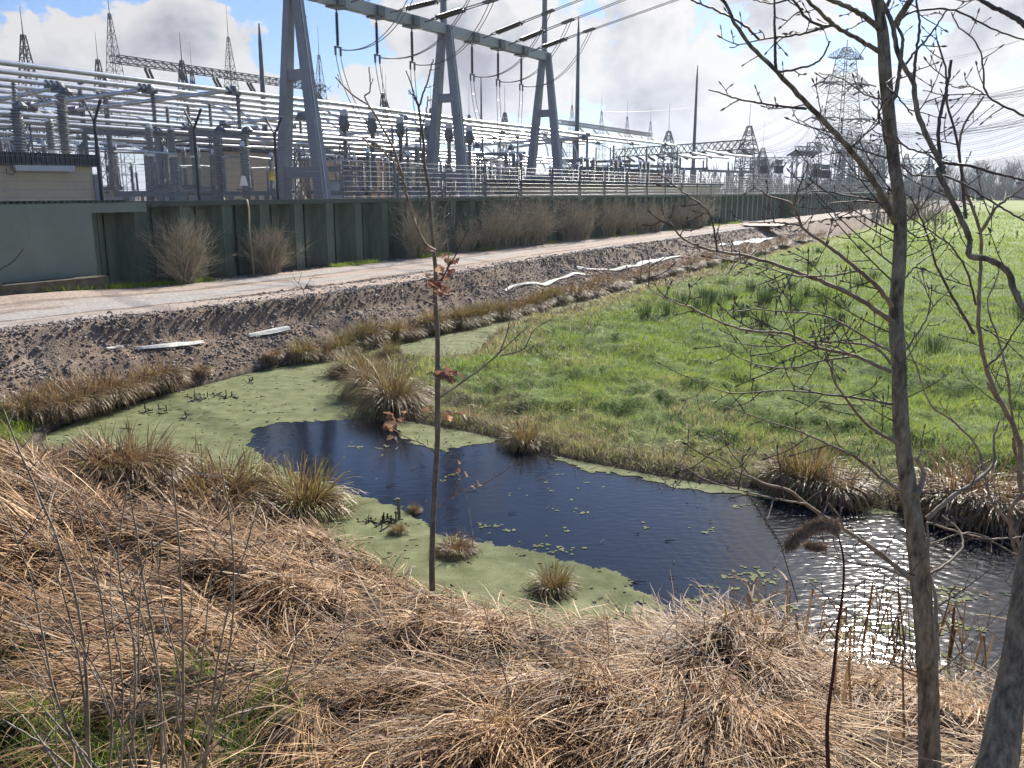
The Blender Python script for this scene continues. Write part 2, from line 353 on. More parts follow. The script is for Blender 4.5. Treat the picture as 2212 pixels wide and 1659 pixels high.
def land(X, Y):
    """height, distance to water, weights of near bank / meadow / works side"""
    X = np.asarray(X, float); Y = np.asarray(Y, float); d = sdist(X, Y).reshape(X.shape)
    s, t = st_of(np.stack([X, Y], -1))
    near = ss((np.interp(X, CLx, CLy)-Y+1.2)/2.4)
    B = (X > np.interp(Y, BY, BX)).astype(float)
    dp = np.maximum(d, 0)
    n1 = vnoise(X, Y, .5); n2 = vnoise(X, Y, 2.3); n3 = vnoise(X, Y, 7., 2)
    redge = np.interp(s, RES, REV)+.5*vnoise(s, t*.1, .22)
    dr = np.maximum(0, -t-redge)
    fA = dp/(dp+dr+1e-3); zA = .10*ss(fA/.12)+.62*fA+.48*ss((fA-.80)/.20)+np.clip(dp/(dp+dr+.01), 0, 1)*ss(dr/.6)*ss((5-dr)/2)*(.30*n2+.05*n3+.08)*(ss(d/.6))
    zA = zA+.02*n2+ss(dr/.5)*ss((3.2-dr)/1.5)*ss(d/.8)*(.26*vnoise(X, Y, 1.2, 2)+.05*vnoise(X, Y, 11., 2))
    zA = zA+.20*ss((1.-s)/5.)*ss((t+3.4)/2.6)
    zA = np.where(t > .3, 1.2+ss((t-.3)/1.)*1.4, zA); zA = zA*(1-.75*ss((s-118)/20)*ss(d/.5))
    zB = .13*ss(d/.35)+.30*ss(d/3.2)+.26*n2*ss(d/1.5)+.10*n3*ss(d/.6)+.34*n1*ss(d/3)
    zC = np.interp(dp, [0, .4, 2, 4, 6, 8, 14, 60], [.02, .14, .62, 1.05, 1.5, 1.9, 2.3, 2.5])+(.34*n2+.16*n3)*ss(d/1.2)+(mounds(X, Y)*ss((d-.2)/2.) if np.any(near > 0) else 0)
    z = near*zC+(1-near)*(B*zB+(1-B)*zA)
    z = np.where(d < 0, -.3*ss(-d/.5), np.maximum(z, .012*ss(d/.1)))
    return z, d, near, (1-near)*B, (1-near)*(1-B), s, t

def vcol_mat(name, rough=.9, bump=.6, bscale=30, vs=18):
    m = bpy.data.materials.new(name); m.use_nodes = True; t = m.node_tree; b = t.nodes['Principled BSDF']; b.inputs['Roughness'].default_value = rough; b.inputs['Specular IOR Level'].default_value = .25
    a = t.nodes.new('ShaderNodeVertexColor'); a.layer_name = 'Col'; tc = t.nodes.new('ShaderNodeTexCoord')
    n1 = t.nodes.new('ShaderNodeTexNoise'); n1.inputs['Scale'].default_value = vs; n1.inputs['Detail'].default_value = 8; n1.inputs['Roughness'].default_value = .7; t.links.new(tc.outputs['Object'], n1.inputs['Vector'])
    mr = t.nodes.new('ShaderNodeMapRange'); t.links.new(n1.outputs[0], mr.inputs[0]); mr.inputs[1].default_value = .3; mr.inputs[2].default_value = .7; mr.inputs[3].default_value = .55; mr.inputs[4].default_value = 1.5
    mm = t.nodes.new('ShaderNodeVectorMath'); mm.operation = 'SCALE'; t.links.new(a.outputs[0], mm.inputs[0]); t.links.new(mr.outputs[0], mm.inputs['Scale']); t.links.new(mm.outputs[0], b.inputs['Base Color'])
    n2 = t.nodes.new('ShaderNodeTexNoise'); n2.inputs['Scale'].default_value = bscale; n2.inputs['Detail'].default_value = 6; t.links.new(tc.outputs['Object'], n2.inputs['Vector'])
    bp = t.nodes.new('ShaderNodeBump'); bp.inputs['Strength'].default_value = bump; bp.inputs['Distance'].default_value = .04; t.links.new(n2.outputs[0], bp.inputs['Height']); t.links.new(bp.outputs[0], b.inputs['Normal'])
    return m
def grid_obj(name, X, Y, Z, C, m):
    h, w = X.shape; i = np.arange(h-1)[:, None]*w+np.arange(w-1)[None]; F = np.stack([i, i+1, i+w+1, i+w], -1).reshape(-1, 4)
    mb = MB(); mb.add(np.stack([X, Y, Z], -1), F); o = mb.build(name, m, smooth=True, org=(0, 0, 0))
    if C is not None:
        ca = o.data.color_attributes.new('Col', 'FLOAT_COLOR', 'POINT')
        ca.data.foreach_set('color', np.concatenate([C.reshape(-1, 3), np.ones((C.size//3, 1))], 1).astype(np.float32).ravel())
    return o
groundm = vcol_mat('ground soil and turf', bump=.8, bscale=26, vs=9)
def make_ground():
    rr = np.concatenate([[.01], np.geomspace(1.0, 60, 520), np.geomspace(61, 3500, 90)]); aa = np.radians(np.concatenate([np.linspace(-180, -52, 24)[:-1], np.linspace(-52, 52, 640), np.linspace(52, 180, 24)[1:]]))
    RR, AA = np.meshgrid(rr, aa, indexing='ij'); X = RR*np.sin(AA); Y = RR*np.cos(AA)
    z, d, nC, nB, nA, s, t = land(X, Y)
    far = ss((RR-150)/400); z = z*(1-far)+.5*far
    dirt = np.array([.22, .16, .115]); dark = np.array([.075, .055, .042]); grav = np.array([.28, .235, .195]); gr = np.array([.11, .165, .03]); dry = np.array([.24, .18, .10]); st = np.array([.045, .030, .019]); mud = np.array([.035, .028, .02])
    n1 = vnoise(X, Y, .6)[..., None]; n2 = vnoise(X, Y, 3.)[..., None]
    bankmix = ss((n1+.5+(.6-np.abs(t[..., None]+6.2)*.25)))
    A = grav*(1-bankmix)+dirt*bankmix; A = A*(1+.5*n2)
    yard = (t > .3)[..., None]; A = np.where(yard, np.array([.13, .12, .105]), A)
    dn = d[..., None]; gw = ss((dn-.1)/1.6+n1*1.1+n2*.5)
    gfar = ss((RR[..., None]-25)/60); grm = gr*(1-gfar)+np.array([.21, .28, .055])*gfar
    B = (dry*.55)*(1-gw)+grm*gw
    lush = ss(n1*3+.1)[..., None] if n1.ndim < 3 else ss(n1*3+.1)
    left = ss((-X-3.2)/1.5)[..., None]*ss((n1+.12)*4)
    Cc = st*(1-.7*left)+gr*.7*left; Cc = Cc*(1+.6*n2)
    A = A*(1-.22*ss(1.4-np.abs(t[..., None]+7.2)+n2*1.6)*(t[..., None] < -5.2)); C = nA[..., None]*A+nB[..., None]*B+nC[..., None]*Cc
    C = np.where(dn < .08, mud, C)
    o = grid_obj('ground', X, Y, z, np.clip(C, .01, 1), groundm); tag(o, kind='structure')
make_ground()

def make_road():
    S = np.concatenate([np.linspace(-26, 60, 430), np.linspace(60.6, 150, 150)]); Tn = np.linspace(0, 1, 40)
    SS, TT = np.meshgrid(S, Tn, indexing='ij')
    inner = -.55-.25*vnoise(S, S*0, .7)-1.0*ss((-S-1)/5)*0; outer = -np.interp(S, RES, REV)+.1-.45*vnoise(S, S*0+4, .35)-.25*vnoise(S, S*0+9, 2.)-2.2*ss((S-60)/30)*0
    T = inner[:, None]*(1-TT)+outer[:, None]*TT
    X = P0[0]+SS*WD[0]+T*ND[0]; Y = P0[1]+SS*WD[1]+T*ND[1]
    z = land(X, Y)[0]; edge = ss(np.minimum(TT, 1-TT)/.06)
    z = z-.03+edge*(.055+.03*vnoise(X, Y, 1.5)-.035*np.exp(-((TT-.3)/.05)**2)-.035*np.exp(-((TT-.72)/.05)**2))
    base = np.array([.47, .37, .30]); grey = np.array([.42, .39, .36]); dk = np.array([.20, .15, .115])
    n = vnoise(SS*.12, T, 1.)[..., None]; n2 = vnoise(SS*.5, T*3, 1.6)[..., None]
    C = base*(1-ss(n*3+.3))+grey*ss(n*3+.3); e = (1-edge)[..., None]; C = C*(1-.55*e)
    m = ss(n2*4-.4)*.75; C = C*(1-m)+dk*m
    lf = ss((-SS-1)/6)[..., None]*.5*ss((.55-TT)*3)[..., None]; C = C*(1-lf)+np.array([.27, .22, .18])*lf
    tag(grid_obj('gravel_road', X, Y, z, C, vcol_mat('compacted gravel road', bump=.5, bscale=50, vs=14)), kind='structure')
make_road()

# water surface
def make_water():
    m = bpy.data.materials.new('dark pond water'); m.use_nodes = True; t = m.node_tree; b = t.nodes['Principled BSDF']; lk = t.links.new
    b.inputs['Base Color'].default_value = (.006, .008, .014, 1); b.inputs['Roughness'].default_value = .10; b.inputs['IOR'].default_value = 1.33; b.inputs['Specular IOR Level'].default_value = .5
    tc = t.nodes.new('ShaderNodeTexCoord'); mp = t.nodes.new('ShaderNodeMapping'); lk(tc.outputs['Object'], mp.inputs[0]); mp.inputs['Rotation'].default_value = (0, 0, R(-32)); mp.inputs['Scale'].default_value = (1, 2.6, 1)
    n = t.nodes.new('ShaderNodeTexNoise'); lk(mp.outputs[0], n.inputs['Vector']); n.inputs['Scale'].default_value = 5.5; n.inputs['Detail'].default_value = 2.5; n.inputs['Roughness'].default_value = .4
    w = t.nodes.new('ShaderNodeTexWave'); w.wave_type = 'RINGS'; w.rings_direction = 'SPHERICAL'; mp2 = t.nodes.new('ShaderNodeMapping'); lk(tc.outputs['Object'], mp2.inputs[0]); mp2.inputs['Location'].default_value = (-6.5, -9.6, 0); lk(mp2.outputs[0], w.inputs['Vector'])
    w.inputs['Scale'].default_value = 2.3; w.inputs['Distortion'].default_value = 3.2; w.inputs['Detail'].default_value = 2; w.inputs['Detail Scale'].default_value = .7
    # calm on the left, ruffled on the right
    sx = t.nodes.new('ShaderNodeSeparateXYZ'); lk(tc.outputs['Object'], sx.inputs[0])
    mr = t.nodes.new('ShaderNodeMapRange'); lk(sx.outputs[0], mr.inputs[0]); mr.inputs[1].default_value = .2; mr.inputs[2].default_value = 4.5; mr.inputs[3].default_value = .0; mr.inputs[4].default_value = 1.
    a1 = t.nodes.new('ShaderNodeMath'); a1.operation = 'MULTIPLY'; lk(w.outputs['Fac'], a1.inputs[0]); lk(mr.outputs[0], a1.inputs[1])
    a2 = t.nodes.new('ShaderNodeMath'); a2.operation = 'MULTIPLY_ADD'; lk(n.outputs[0], a2.inputs[0])
    mr2 = t.nodes.new('ShaderNodeMapRange'); lk(sx.outputs[0], mr2.inputs[0]); mr2.inputs[1].default_value = -1; mr2.inputs[2].default_value = 5; mr2.inputs[3].default_value = .16; mr2.inputs[4].default_value = .65
    lk(mr2.outputs[0], a2.inputs[1])
    a3 = t.nodes.new('ShaderNodeMath'); a3.operation = 'MULTIPLY'; lk(a1.outputs[0], a3.inputs[0]); a3.inputs[1].default_value = .07; lk(a3.outputs[0], a2.inputs[2])
    bp = t.nodes.new('ShaderNodeBump'); bp.inputs['Strength'].default_value = .42; bp.inputs['Distance'].default_value = .035; lk(a2.outputs[0], bp.inputs['Height']); lk(bp.outputs[0], b.inputs['Normal'])
    mb = MB(); mb.add([(-12, -6, 0), (20, -6, 0), (20, 30, 0), (-12, 30, 0)], [[0, 1, 2, 3]]); mb.add([(-12, 30, 0), (20, 30, 0), (165, 300, 0), (60, 300, 0)], [[0, 1, 2, 3]])
    tag(mb.build('water', m, org=(0, 0, 0)), kind='structure')
make_water()

def duckmask(X, Y):
    d = sdist(X, Y).reshape(X.shape)
    n = vnoise(X, Y, 1.6, 4); nf = vnoise(X, Y, 9, 3)
    # boundary of the open water: polygon of clear water
    cl = chaikin([tuple(gp(*q)[:2]) for q in [(548, 940), (575, 920), (640, 912), (750, 903), (830, 903), (850, 925), (880, 960), (925, 975), (960, 982), (1010, 968), (1070, 955), (1110, 952), (1180, 985), (1260, 1012), (1330, 1025), (1420, 1045), (1520, 1062), (1650, 1068), (1900, 1110), (2400, 1150), (2600, 1500), (2100, 1440), (1800, 1335), (1660, 1290), (1480, 1262), (1380, 1235), (1240, 1215), (1100, 1185), (985, 1165), (900, 1115), (830, 1085), (770, 1062), (700, 1040), (600, 1010), (555, 970)]], 2)
    global POLY
    keep = POLY; POLY = cl; dc_ = sdist(X, Y).reshape(X.shape); POLY = keep
    clear = (dc_+.42*n+.2*nf) < 0
    m = (~clear) & (d < .12) & ~((X > 1.2+n*1.5) & (Y < 8.9) & (nf+n*.5 < .22))
    # right part behind the trunk and beyond stays open; broken rafts of weed drift on it
    raft = (nf+.9*n > .42) & (vnoise(X, Y, 40, 1) > -.1) & (vnoise(X, Y, 22, 2)+nf*.6 > .0) & (X < 3.4)
    raft2 = (vnoise(X*.6, Y, 3.2, 3) > .12) & (vnoise(X, Y, 30, 2) > .08) & (np.interp(X, [-2, 0, 2, 5], [9.4, 9.2, 8.6, 7.8]) > Y)
    holes = (vnoise(X, Y, 14, 3) > .30)
    return (m & ~holes) | ((raft | raft2) & (d < 0)) & clear
def make_duck():
    m = mat('duckweed carpet', (.125, .142, .05), .8, 0, col2=(.25, .27, .125), vscale=3.5, bump=.6, bscale=120, spec=.2)
    mb = MB()
    for x0, x1, y0, y1, g in ((-8, 6.5, 5.5, 14, .028), (-8, 3, 13.93, 28, .045)):
        xs = np.arange(x0, x1, g); ys = np.arange(y0, y1, g); X, Y = np.meshgrid(xs, ys, indexing='ij')
        k = duckmask(X+g/2, Y+g/2)
        if y0 < 13: k &= (Y+g <= 14.0)
        ii, jj = np.nonzero(k); ij = ii*len(ys)+jj
        k2 = (ii < len(xs)-1) & (jj < len(ys)-1); ii, jj = ii[k2], jj[k2]
        F = np.stack([ii*len(ys)+jj, (ii+1)*len(ys)+jj, (ii+1)*len(ys)+jj+1, ii*len(ys)+jj+1], -1)
        u, inv = np.unique(F.ravel(), return_inverse=True)
        Xu = X.ravel()[u]; Yu = Y.ravel()[u]; jx = (rng.random(len(u))-.5)*g*.6; jy = (rng.random(len(u))-.5)*g*.6
        mb.add(np.stack([Xu+jx, Yu+jy, np.full(len(u), .006 if y0 < 13 else .003)], -1), inv.reshape(-1, 4))
    # ditch further off is covered too
    dl = dc+nr*(dwid+.1); dr_ = dc-nr*(dwid+.1); k = 3
    V = np.concatenate([dl[:], dr_[:]]); mb.add(np.c_[V, np.full(len(V), .007)], [[i, i+1, len(dc)+i+1, len(dc)+i] for i in range(k)])
    tag(mb.build('duckweed', m, org=(0, 0, 0)), 'pale green duckweed carpet covering the still water of the pond and ditch', 'duckweed', kind='stuff')
make_duck()

# ---------------------------------------------------------------- blades (grass, straw, sedge)
def blades(mb, base, head, length, th0, th1, width, nseg=4, a=None, wob=.0, zmin=None):
    n = len(base); u = (np.arange(nseg)+.5)/nseg; th = th0[:, None]+th1[:, None]*u[None]
    hd = head[:, None]+wob*(rng.random((n, 1))-.5)*u[None]*2
    st = (length/nseg)[:, None]
    dx = np.sin(th)*np.cos(hd)*st; dy = np.sin(th)*np.sin(hd)*st; dz = np.cos(th)*st
    P = np.zeros((n, nseg+1, 3)); P[:, 1:, 0] = np.cumsum(dx, 1); P[:, 1:, 1] = np.cumsum(dy, 1); P[:, 1:, 2] = np.cumsum(dz, 1); P += base[:, None]
    if zmin is not None: P[:, :, 2] = np.maximum(P[:, :, 2], zmin[:, None])
    sa = head+math.pi/2+(rng.random(n)-.5)*1.6
    side = np.stack([np.cos(sa), np.sin(sa), (rng.random(n)-.5)*.8], -1)[:, None]*width[:, None, None]*.5
    wf = np.concatenate([[.75], np.ones(nseg-1), [.12]])[None, :, None]
    V = np.stack([P-side*wf, P+side*wf], 2)
    b = (np.arange(n)*(nseg+1)*2)[:, None]+(np.arange(nseg)*2)[None]
    F = np.stack([b, b+1, b+3, b+2], -1).reshape(-1, 4)
    mb.add(V, F, np.repeat(a if a is not None else rng.random(n), (nseg+1)*2))
U = lambda n, a, b: a+(b-a)*rng.random(n)

def greenm(X, Y): return ss((-X-.60-.16*(Y-2))*2.2)*ss((5.2-Y)/1.2)*ss((vnoise(X, Y, 1.6)+.26)*5)
def make_straw():
    mb = MB()
    # tufts on the near bank
    n = 6200
    ang = U(n, R(-40), R(40)); rad = np.sqrt(U(n, 1.1**2, 13.5**2)); X = rad*np.sin(ang); Y = rad*np.cos(ang)
    z, d, nC, nB, nA, s, t = land(X, Y)
    green = greenm(X, Y); mo = mounds(X, Y)
    # thin out towards the lower right litter
    keep = (nC > .45) & (d > -.02) & (rng.random(n) > green*.93) & (rng.random(n) < .10+ss((mo-.02)/.12)) & (rng.random(n) > .35*ss((rad-8)/4))
    X, Y, z, d, green = X[keep], Y[keep], z[keep], d[keep], green[keep]
    e_ = .08; gx = (mounds(X+e_, Y)-mounds(X-e_, Y))/(2*e_); gy = (mounds(X, Y+e_)-mounds(X, Y-e_))/(2*e_)
    base_d = -2.5+vnoise(X, Y, .30, 2)*3.4+rng.normal(0, .16, len(X)); vx = np.cos(base_d)*.8-gx*.6; vy = np.sin(base_d)*.8-gy*.6
    fld = np.arctan2(vy, vx)-2.6
    per = 62; k = len(X)
    sc = np.clip(np.hypot(X, Y)/5, .7, 1.6)
    hx = np.repeat(X, per); hy = np.repeat(Y, per); hz = np.repeat(z, per); N_ = len(hx)
    q = U(N_, 0, 2*math.pi); rr = np.sqrt(rng.random(N_))*np.repeat(U(k, .05, .16), per)
    base = np.stack([hx+rr*np.cos(q), hy+rr*np.sin(q), hz+.02+.05*rng.random(N_)], -1)
    maind = np.repeat(2.6+fld, per)       # mostly combed to the left and towards the viewer
    head = maind+rng.normal(0, .27, N_)+(rng.random(N_) < .07)*U(N_, -3, 3)
    tl = np.repeat(U(k, .34, .80)*(1-.25*green)*np.clip(.34+d*.24, .34, 1), per)
    length = tl*U(N_, .55, 1.25)
    th0 = np.repeat(U(k, .75, 1.35), per)+rng.normal(0, .18, N_); th1 = np.repeat(U(k, .5, 1.35), per)+rng.normal(0, .3, N_)
    wid = U(N_, .0035, .0085)*np.repeat(sc, per)
    a = np.clip(np.repeat(.50+.6*vnoise(X, Y, .9)+rng.normal(0, .16, k), per)+rng.normal(0, .2, N_), 0, 1)
    blades(mb, base, head, length, th0, th1, wid, 5, a, wob=.5, zmin=np.repeat(z, per)-.03)
    # loose litter laid over everything
    n = 22000; ang = U(n, R(-40), R(40)); rad = np.sqrt(U(n, 1.1**2, 11.**2)); X = rad*np.sin(ang); Y = rad*np.cos(ang)
    z, d, nC, *_ = land(X, Y); g2 = greenm(X, Y)
    k_ = (nC > .4) & (d > 0) & (rng.random(n) > .7*g2); X, Y, z = X[k_], Y[k_], z[k_]; n = len(X)
    fld = vnoise(X, Y, .33, 2)*4.2
    blades(mb, np.stack([X, Y, z+U(n, .0, .22)], -1), 2.6+fld+rng.normal(0, .8, n), U(n, .12, .5), U(n, 1.2, 1.7), U(n, -.2, .4), U(n, .003, .006)*np.clip(np.hypot(X, Y)/5, .7, 1.6), 3, np.clip(rng.normal(.55, .25, n), 0, 1), wob=.8, zmin=z)
    tag(mb.build('dry_straw_grass', straw, org=(0, 0, 0)), 'long matted straw coloured grass combed flat over the near bank', 'dry grass', kind='stuff')
make_straw()

def make_green():
    mb = MB()
    # near left green patches
    n = 60000; ang = U(n, R(-44), R(10)); rad = np.sqrt(U(n, 1., 6.**2)); X = rad*np.sin(ang); Y = rad*np.cos(ang)
    z, d, nC, *_ = land(X, Y); g2 = greenm(X, Y)
    k = (nC > .4) & (d > .3) & (rng.random(n) < g2+.02); X, Y, z = X[k], Y[k], z[k]; n = len(X)
    blades(mb, np.stack([X, Y, z], -1), U(n, 0, 6.3), U(n, .05, .17), U(n, .1, .7), U(n, .2, 1.1), U(n, .002, .004), 3, np.clip(rng.normal(.42, .2, n), 0, 1))
    # meadow
    for (r0, r1_, n, hl, hw) in ((9, 17, 190000, .085, .0045), (17, 32, 170000, .11, .009), (32, 75, 130000, .16, .02), (75, 160, 60000, .22, .05)):
        ang = U(n, R(-14), R(40)); rad = np.sqrt(U(n, r0**2, r1_**2)); X = rad*np.sin(ang); Y = rad*np.cos(ang)
        z, d, nC, nB, *_ = land(X, Y); cl = vnoise(X, Y, 1.3, 3); cl2 = vnoise(X, Y, .6)
        k = (nB > .5) & (d > .1) & (rng.random(n) < .45+1.6*cl+.25*ss((d-2)/3)); X, Y, z, d, cl, cl2 = X[k], Y[k], z[k], d[k], cl[k], cl2[k]; n = len(X)
        dryness = ss((3.2-d)/3.+cl2*2.4+.10)
        a = np.clip(rng.normal(.50, .14, n)+.30*cl+.12*ss(vnoise(X, Y, .22, 2)*5-.1)+(rng.random(n) < dryness*.72)*.48, 0, 1)
        ln = hl*U(n, .6, 1.5)*(1+1.8*np.clip(cl, 0, 1))
        blades(mb, np.stack([X, Y, z-.01], -1), U(n, 0, 6.3), ln, U(n, .05, .6), U(n, .3, 1.2), U(n, .7, 1.3)*hw, 2, a)
    # fringe below the wall and the green corner left of the pond
    n = 30000; S = U(n, -9, 60); T = -.75+rng.normal(0, .16, n); k = vnoise(S, S*0, .5)+.16*ss((S-4)/3)*ss((12-S)/3) > .0; S, T = S[k], T[k]; n = len(S)
    B = P0[None]+S[:, None]*WD+T[:, None]*ND; z = land(B[:, 0], B[:, 1])[0]
    blades(mb, np.c_[B, z], U(n, 0, 6.3), U(n, .08, .24), U(n, .05, .5), U(n, .2, 1.), U(n, .008, .014), 2, np.clip(rng.normal(.5, .15, n), 0, 1))
    n = 50000; X = U(n, -13, -2); Y = U(n, 12.5, 21); z, d, nC, nB, nA, s, t = land(X, Y)
    k = (nA+nC > .3) & (nB < .1) & (d > .15) & (t < -7.6) & (rng.random(n) < ss((vnoise(X, Y, .9)-.0+.5*ss((-X-6.8)/1.5)*ss((17.0-Y)/1.5))*4)); X, Y, z = X[k], Y[k], z[k]; n = len(X)
    blades(mb, np.stack([X, Y, z], -1), U(n, 0, 6.3), U(n, .08, .22), U(n, .05, .6), U(n, .3, 1.2), U(n, .004, .008), 2, np.clip(rng.normal(.45, .15, n), 0, 1))
    n = 26000; X = U(n, -13.5, -6.9); Y = U(n, 12.2, 17.2); z, d, nC, nB, nA, s, t = land(X, Y); k = (d > .25) & (t < -6.9) & (rng.random(n) < ss((vnoise(X, Y, 1.4)+.22)*5)*ss((17.4+.9*(X+7.4)*.5-Y)/1.)); X, Y, z = X[k], Y[k], z[k]; n = len(X)
    blades(mb, np.stack([X, Y, z], -1), U(n, 0, 6.3), U(n, .10, .24), U(n, .05, .6), U(n, .3, 1.2), U(n, .005, .009), 2, np.clip(rng.normal(.45, .15, n), 0, 1))
    tag(mb.build('green_grass', grass, org=(0, 0, 0)), 'bright green grass of the meadow and the patches on the banks', 'grass', kind='stuff')
    # brown dead matter along the edges of the meadow and ditch
    mb = MB(); n = 150000
    ang = U(n, R(-36), R(40)); rad = np.sqrt(U(n, 8.5**2, 40**2)); X = rad*np.sin(ang); Y = rad*np.cos(ang); z, d, nC, nB, nA, s, t = land(X, Y)
    pr = np.where(nB > .5, np.exp(-d/1.1)*.9+.6*ss(vnoise(X, Y, .9)*5-.1)*ss((6.5-d)/3), np.where(nA > .5, np.exp(-d/.45)*1.*(t < -5), 0.))
    k = (d > .0) & (rng.random(n) < pr); X, Y, z, d = X[k], Y[k], z[k], d[k]; n = len(X)
    blades(mb, np.stack([X, Y, z], -1), U(n, 0, 6.3), U(n, .10, .34), U(n, .1, 1.), U(n, .5, 1.5), U(n, .0035, .0085)*np.clip(np.hypot(X, Y)/16, 1, 2.5), 3, np.clip(rng.normal(.40, .22, n), 0, 1), zmin=z-.02)
    tag(mb.build('dead_bank_grass', straw, org=(0, 0, 0)), 'short brown dead grass along the edges of the water', 'dead grass', kind='stuff')
make_green()

# rushes standing in the meadow
def make_rushes():
    mb = MB(); C = []
    for x, y in [r7(160, 1000), r7(30, 1010), r7(250, 900), r7(370, 880), r7(480, 830), r7(520, 900), r7(700, 930), r7(960, 900), r7(1050, 930), r7(1150, 950), r7(1270, 830), r7(760, 870), r7(420, 930), r7(330, 960), r7(870, 850), r7(1700, 1200), r7(600, 1000), r7(1350, 780), r7(640, 860), r7(900, 960)]:
        p = gp(x, y, .55); C.append((p[0], p[1], 1))
    for _ in range(26):
        x = random.uniform(4, 34); y = random.uniform(18, 55); C.append((x, y, 1.1))
    C = np.array(C); per = 150; k = len(C); z, d, nC, nB, *_ = land(C[:, 0], C[:, 1]); ok = (nB > .5) & (d > .5); C = C[ok]; z = z[ok]; k = len(C)
    hx = np.repeat(C[:, 0], per); hy = np.repeat(C[:, 1], per); n = len(hx); q = U(n, 0, 6.3); rr = np.abs(rng.normal(0, .22, n))
    blades(mb, np.stack([hx+rr*np.cos(q), hy+rr*np.sin(q), np.repeat(z, per)], -1), q, U(n, .2, .5), U(n, .0, .35), U(n, 0, .4), U(n, .006, .012), 2, rng.random(n))
    tag(mb.build('meadow_rushes', rush, org=(0, 0, 0)), 'dark green rush patches growing through the bright meadow', 'rushes', kind='stuff')
make_rushes()

# gravel stones on the bank
def make_stones():
    t_ = (1+5**.5)/2; IV = np.array([(-1, t_, 0), (1, t_, 0), (-1, -t_, 0), (1, -t_, 0), (0, -1, t_), (0, 1, t_), (0, -1, -t_), (0, 1, -t_), (t_, 0, -1), (t_, 0, 1), (-t_, 0, -1), (-t_, 0, 1)])/1.9
    IF = np.array([(0, 11, 5), (0, 5, 1), (0, 1, 7), (0, 7, 10), (0, 10, 11), (1, 5, 9), (5, 11, 4), (11, 10, 2), (10, 7, 6), (7, 1, 8), (3, 9, 4), (3, 4, 2), (3, 2, 6), (3, 6, 8), (3, 8, 9), (4, 9, 5), (2, 4, 11), (6, 2, 10), (8, 6, 7), (9, 8, 1)])
    P = []
    for n, lo, hi, s0, s1 in ((80000, .012, .038, -14, 20), (16000, .03, .075, 14, 60), (4000, .035, .065, -12, 40)):
        S = U(n, s0, s1); T = -U(n, 4.4, 10.5); B = P0[None]+S[:, None]*WD+T[:, None]*ND; z, d, nC, nB, nA, s, t = land(B[:, 0], B[:, 1])
        p = ss((d-.05)/.2)*np.clip(.62+1.6*vnoise(B[:, 0], B[:, 1], .8), .08, 1)
        k = (nA > .5) & (rng.random(n) < p); r = lo+(hi-lo)*rng.random(k.sum())**2.2
        P.append(np.c_[B[k], z[k]+r*.35, r])
    n = 2500; S = U(n, -8, 60); T = -.62+rng.normal(0, .14, n); B = P0[None]+S[:, None]*WD+T[:, None]*ND; z = land(B[:, 0], B[:, 1])[0]; r = U(n, .015, .05)
    P.append(np.c_[B, z+r*.2, r])
    n = 3000; S = U(n, -14, 60); T = -np.interp(S, RES, REV)+rng.normal(0, .35, n); B = P0[None]+S[:, None]*WD+T[:, None]*ND; z = land(B[:, 0], B[:, 1])[0]; r = U(n, .015, .05)
    P.append(np.c_[B, z+r*.2, r])
    P = np.concatenate(P); n = len(P); sc = U(n*3, .6, 1.35).reshape(n, 1, 3); sc[:, :, 2] *= .75; q = U(n, 0, 6.3)
    V = IV[None]*sc*P[:, 3][:, None, None]*(1+.18*(rng.random((n, 12, 1))-.5)); c, s_ = np.cos(q)[:, None], np.sin(q)[:, None]
    V = np.stack([V[..., 0]*c-V[..., 1]*s_, V[..., 0]*s_+V[..., 1]*c, V[..., 2]], -1)+P[:, None, :3]
    mb = MB(); F = (np.arange(n)*12)[:, None, None]+IF[None]; mb.add(V, F.reshape(-1, 3), np.repeat(np.clip(rng.normal(.5, .28, n), 0, 1), 12))
    tag(mb.build('gravel_stones', stone, org=(0, 0, 0)), 'loose grey brown gravel stones on the bank between road and water', 'gravel', kind='stuff')
make_stones()

# ================================================================ sheet pile wall, hatch panel, fence
PITCHW = 1.525
def make_wall():
    root = empty('sheet_pile_wall', ST(0, 0, 1.1), 'long dark green steel sheet pile wall running beside the gravel road', 'wall')
    P = PITCHW; prof = [(0, .20), (.36, .20), (.66, -.20), (1.06, -.20), (1.36, .20), (P, .20)]
    mb = MB()
    for i in range(len(prof)-1):
        (a, ta), (b, tb) = prof[i], prof[i+1]
        V = [[a, ta, 0], [b, tb, 0], [b, tb, 2.52], [a, ta, 2.52]]; mb.add(V, [[0, 1, 2, 3]])
        mb.add([[v[0], v[1]+.014, v[2]] for v in V], [[0, 3, 2, 1]])
    for q in (.02, 1.355): mb.box((q, .165, 1.26), (.05, .05, 2.5))
    mb.box((.665, -.215, 1.26), (.022, .03, 2.5))
    p = mb.build('pile', pile, org=(0, 0, 0)); p.parent = root
    P0r = -.49-7*P
    for i in range(98):
        o = p if i == 0 else p.copy()
        if i: COL.objects.link(o); o.parent = root
        b = P0r+i*P; q = ST(b, 0, .9)-np.array(root.location); o.location = [float(v) for v in q]; o.rotation_euler = (0, 0, WRZ)
    mb = MB(); mb.stbox(-12, 140, -.27, -.255, 3.36, 3.495); mb.stbox(-12, 140, .255, .27, 3.36, 3.495); mb.stbox(-12, 140, -.272, .272, 3.495, 3.51)
    mb.build('capping_beam', pilec, root)
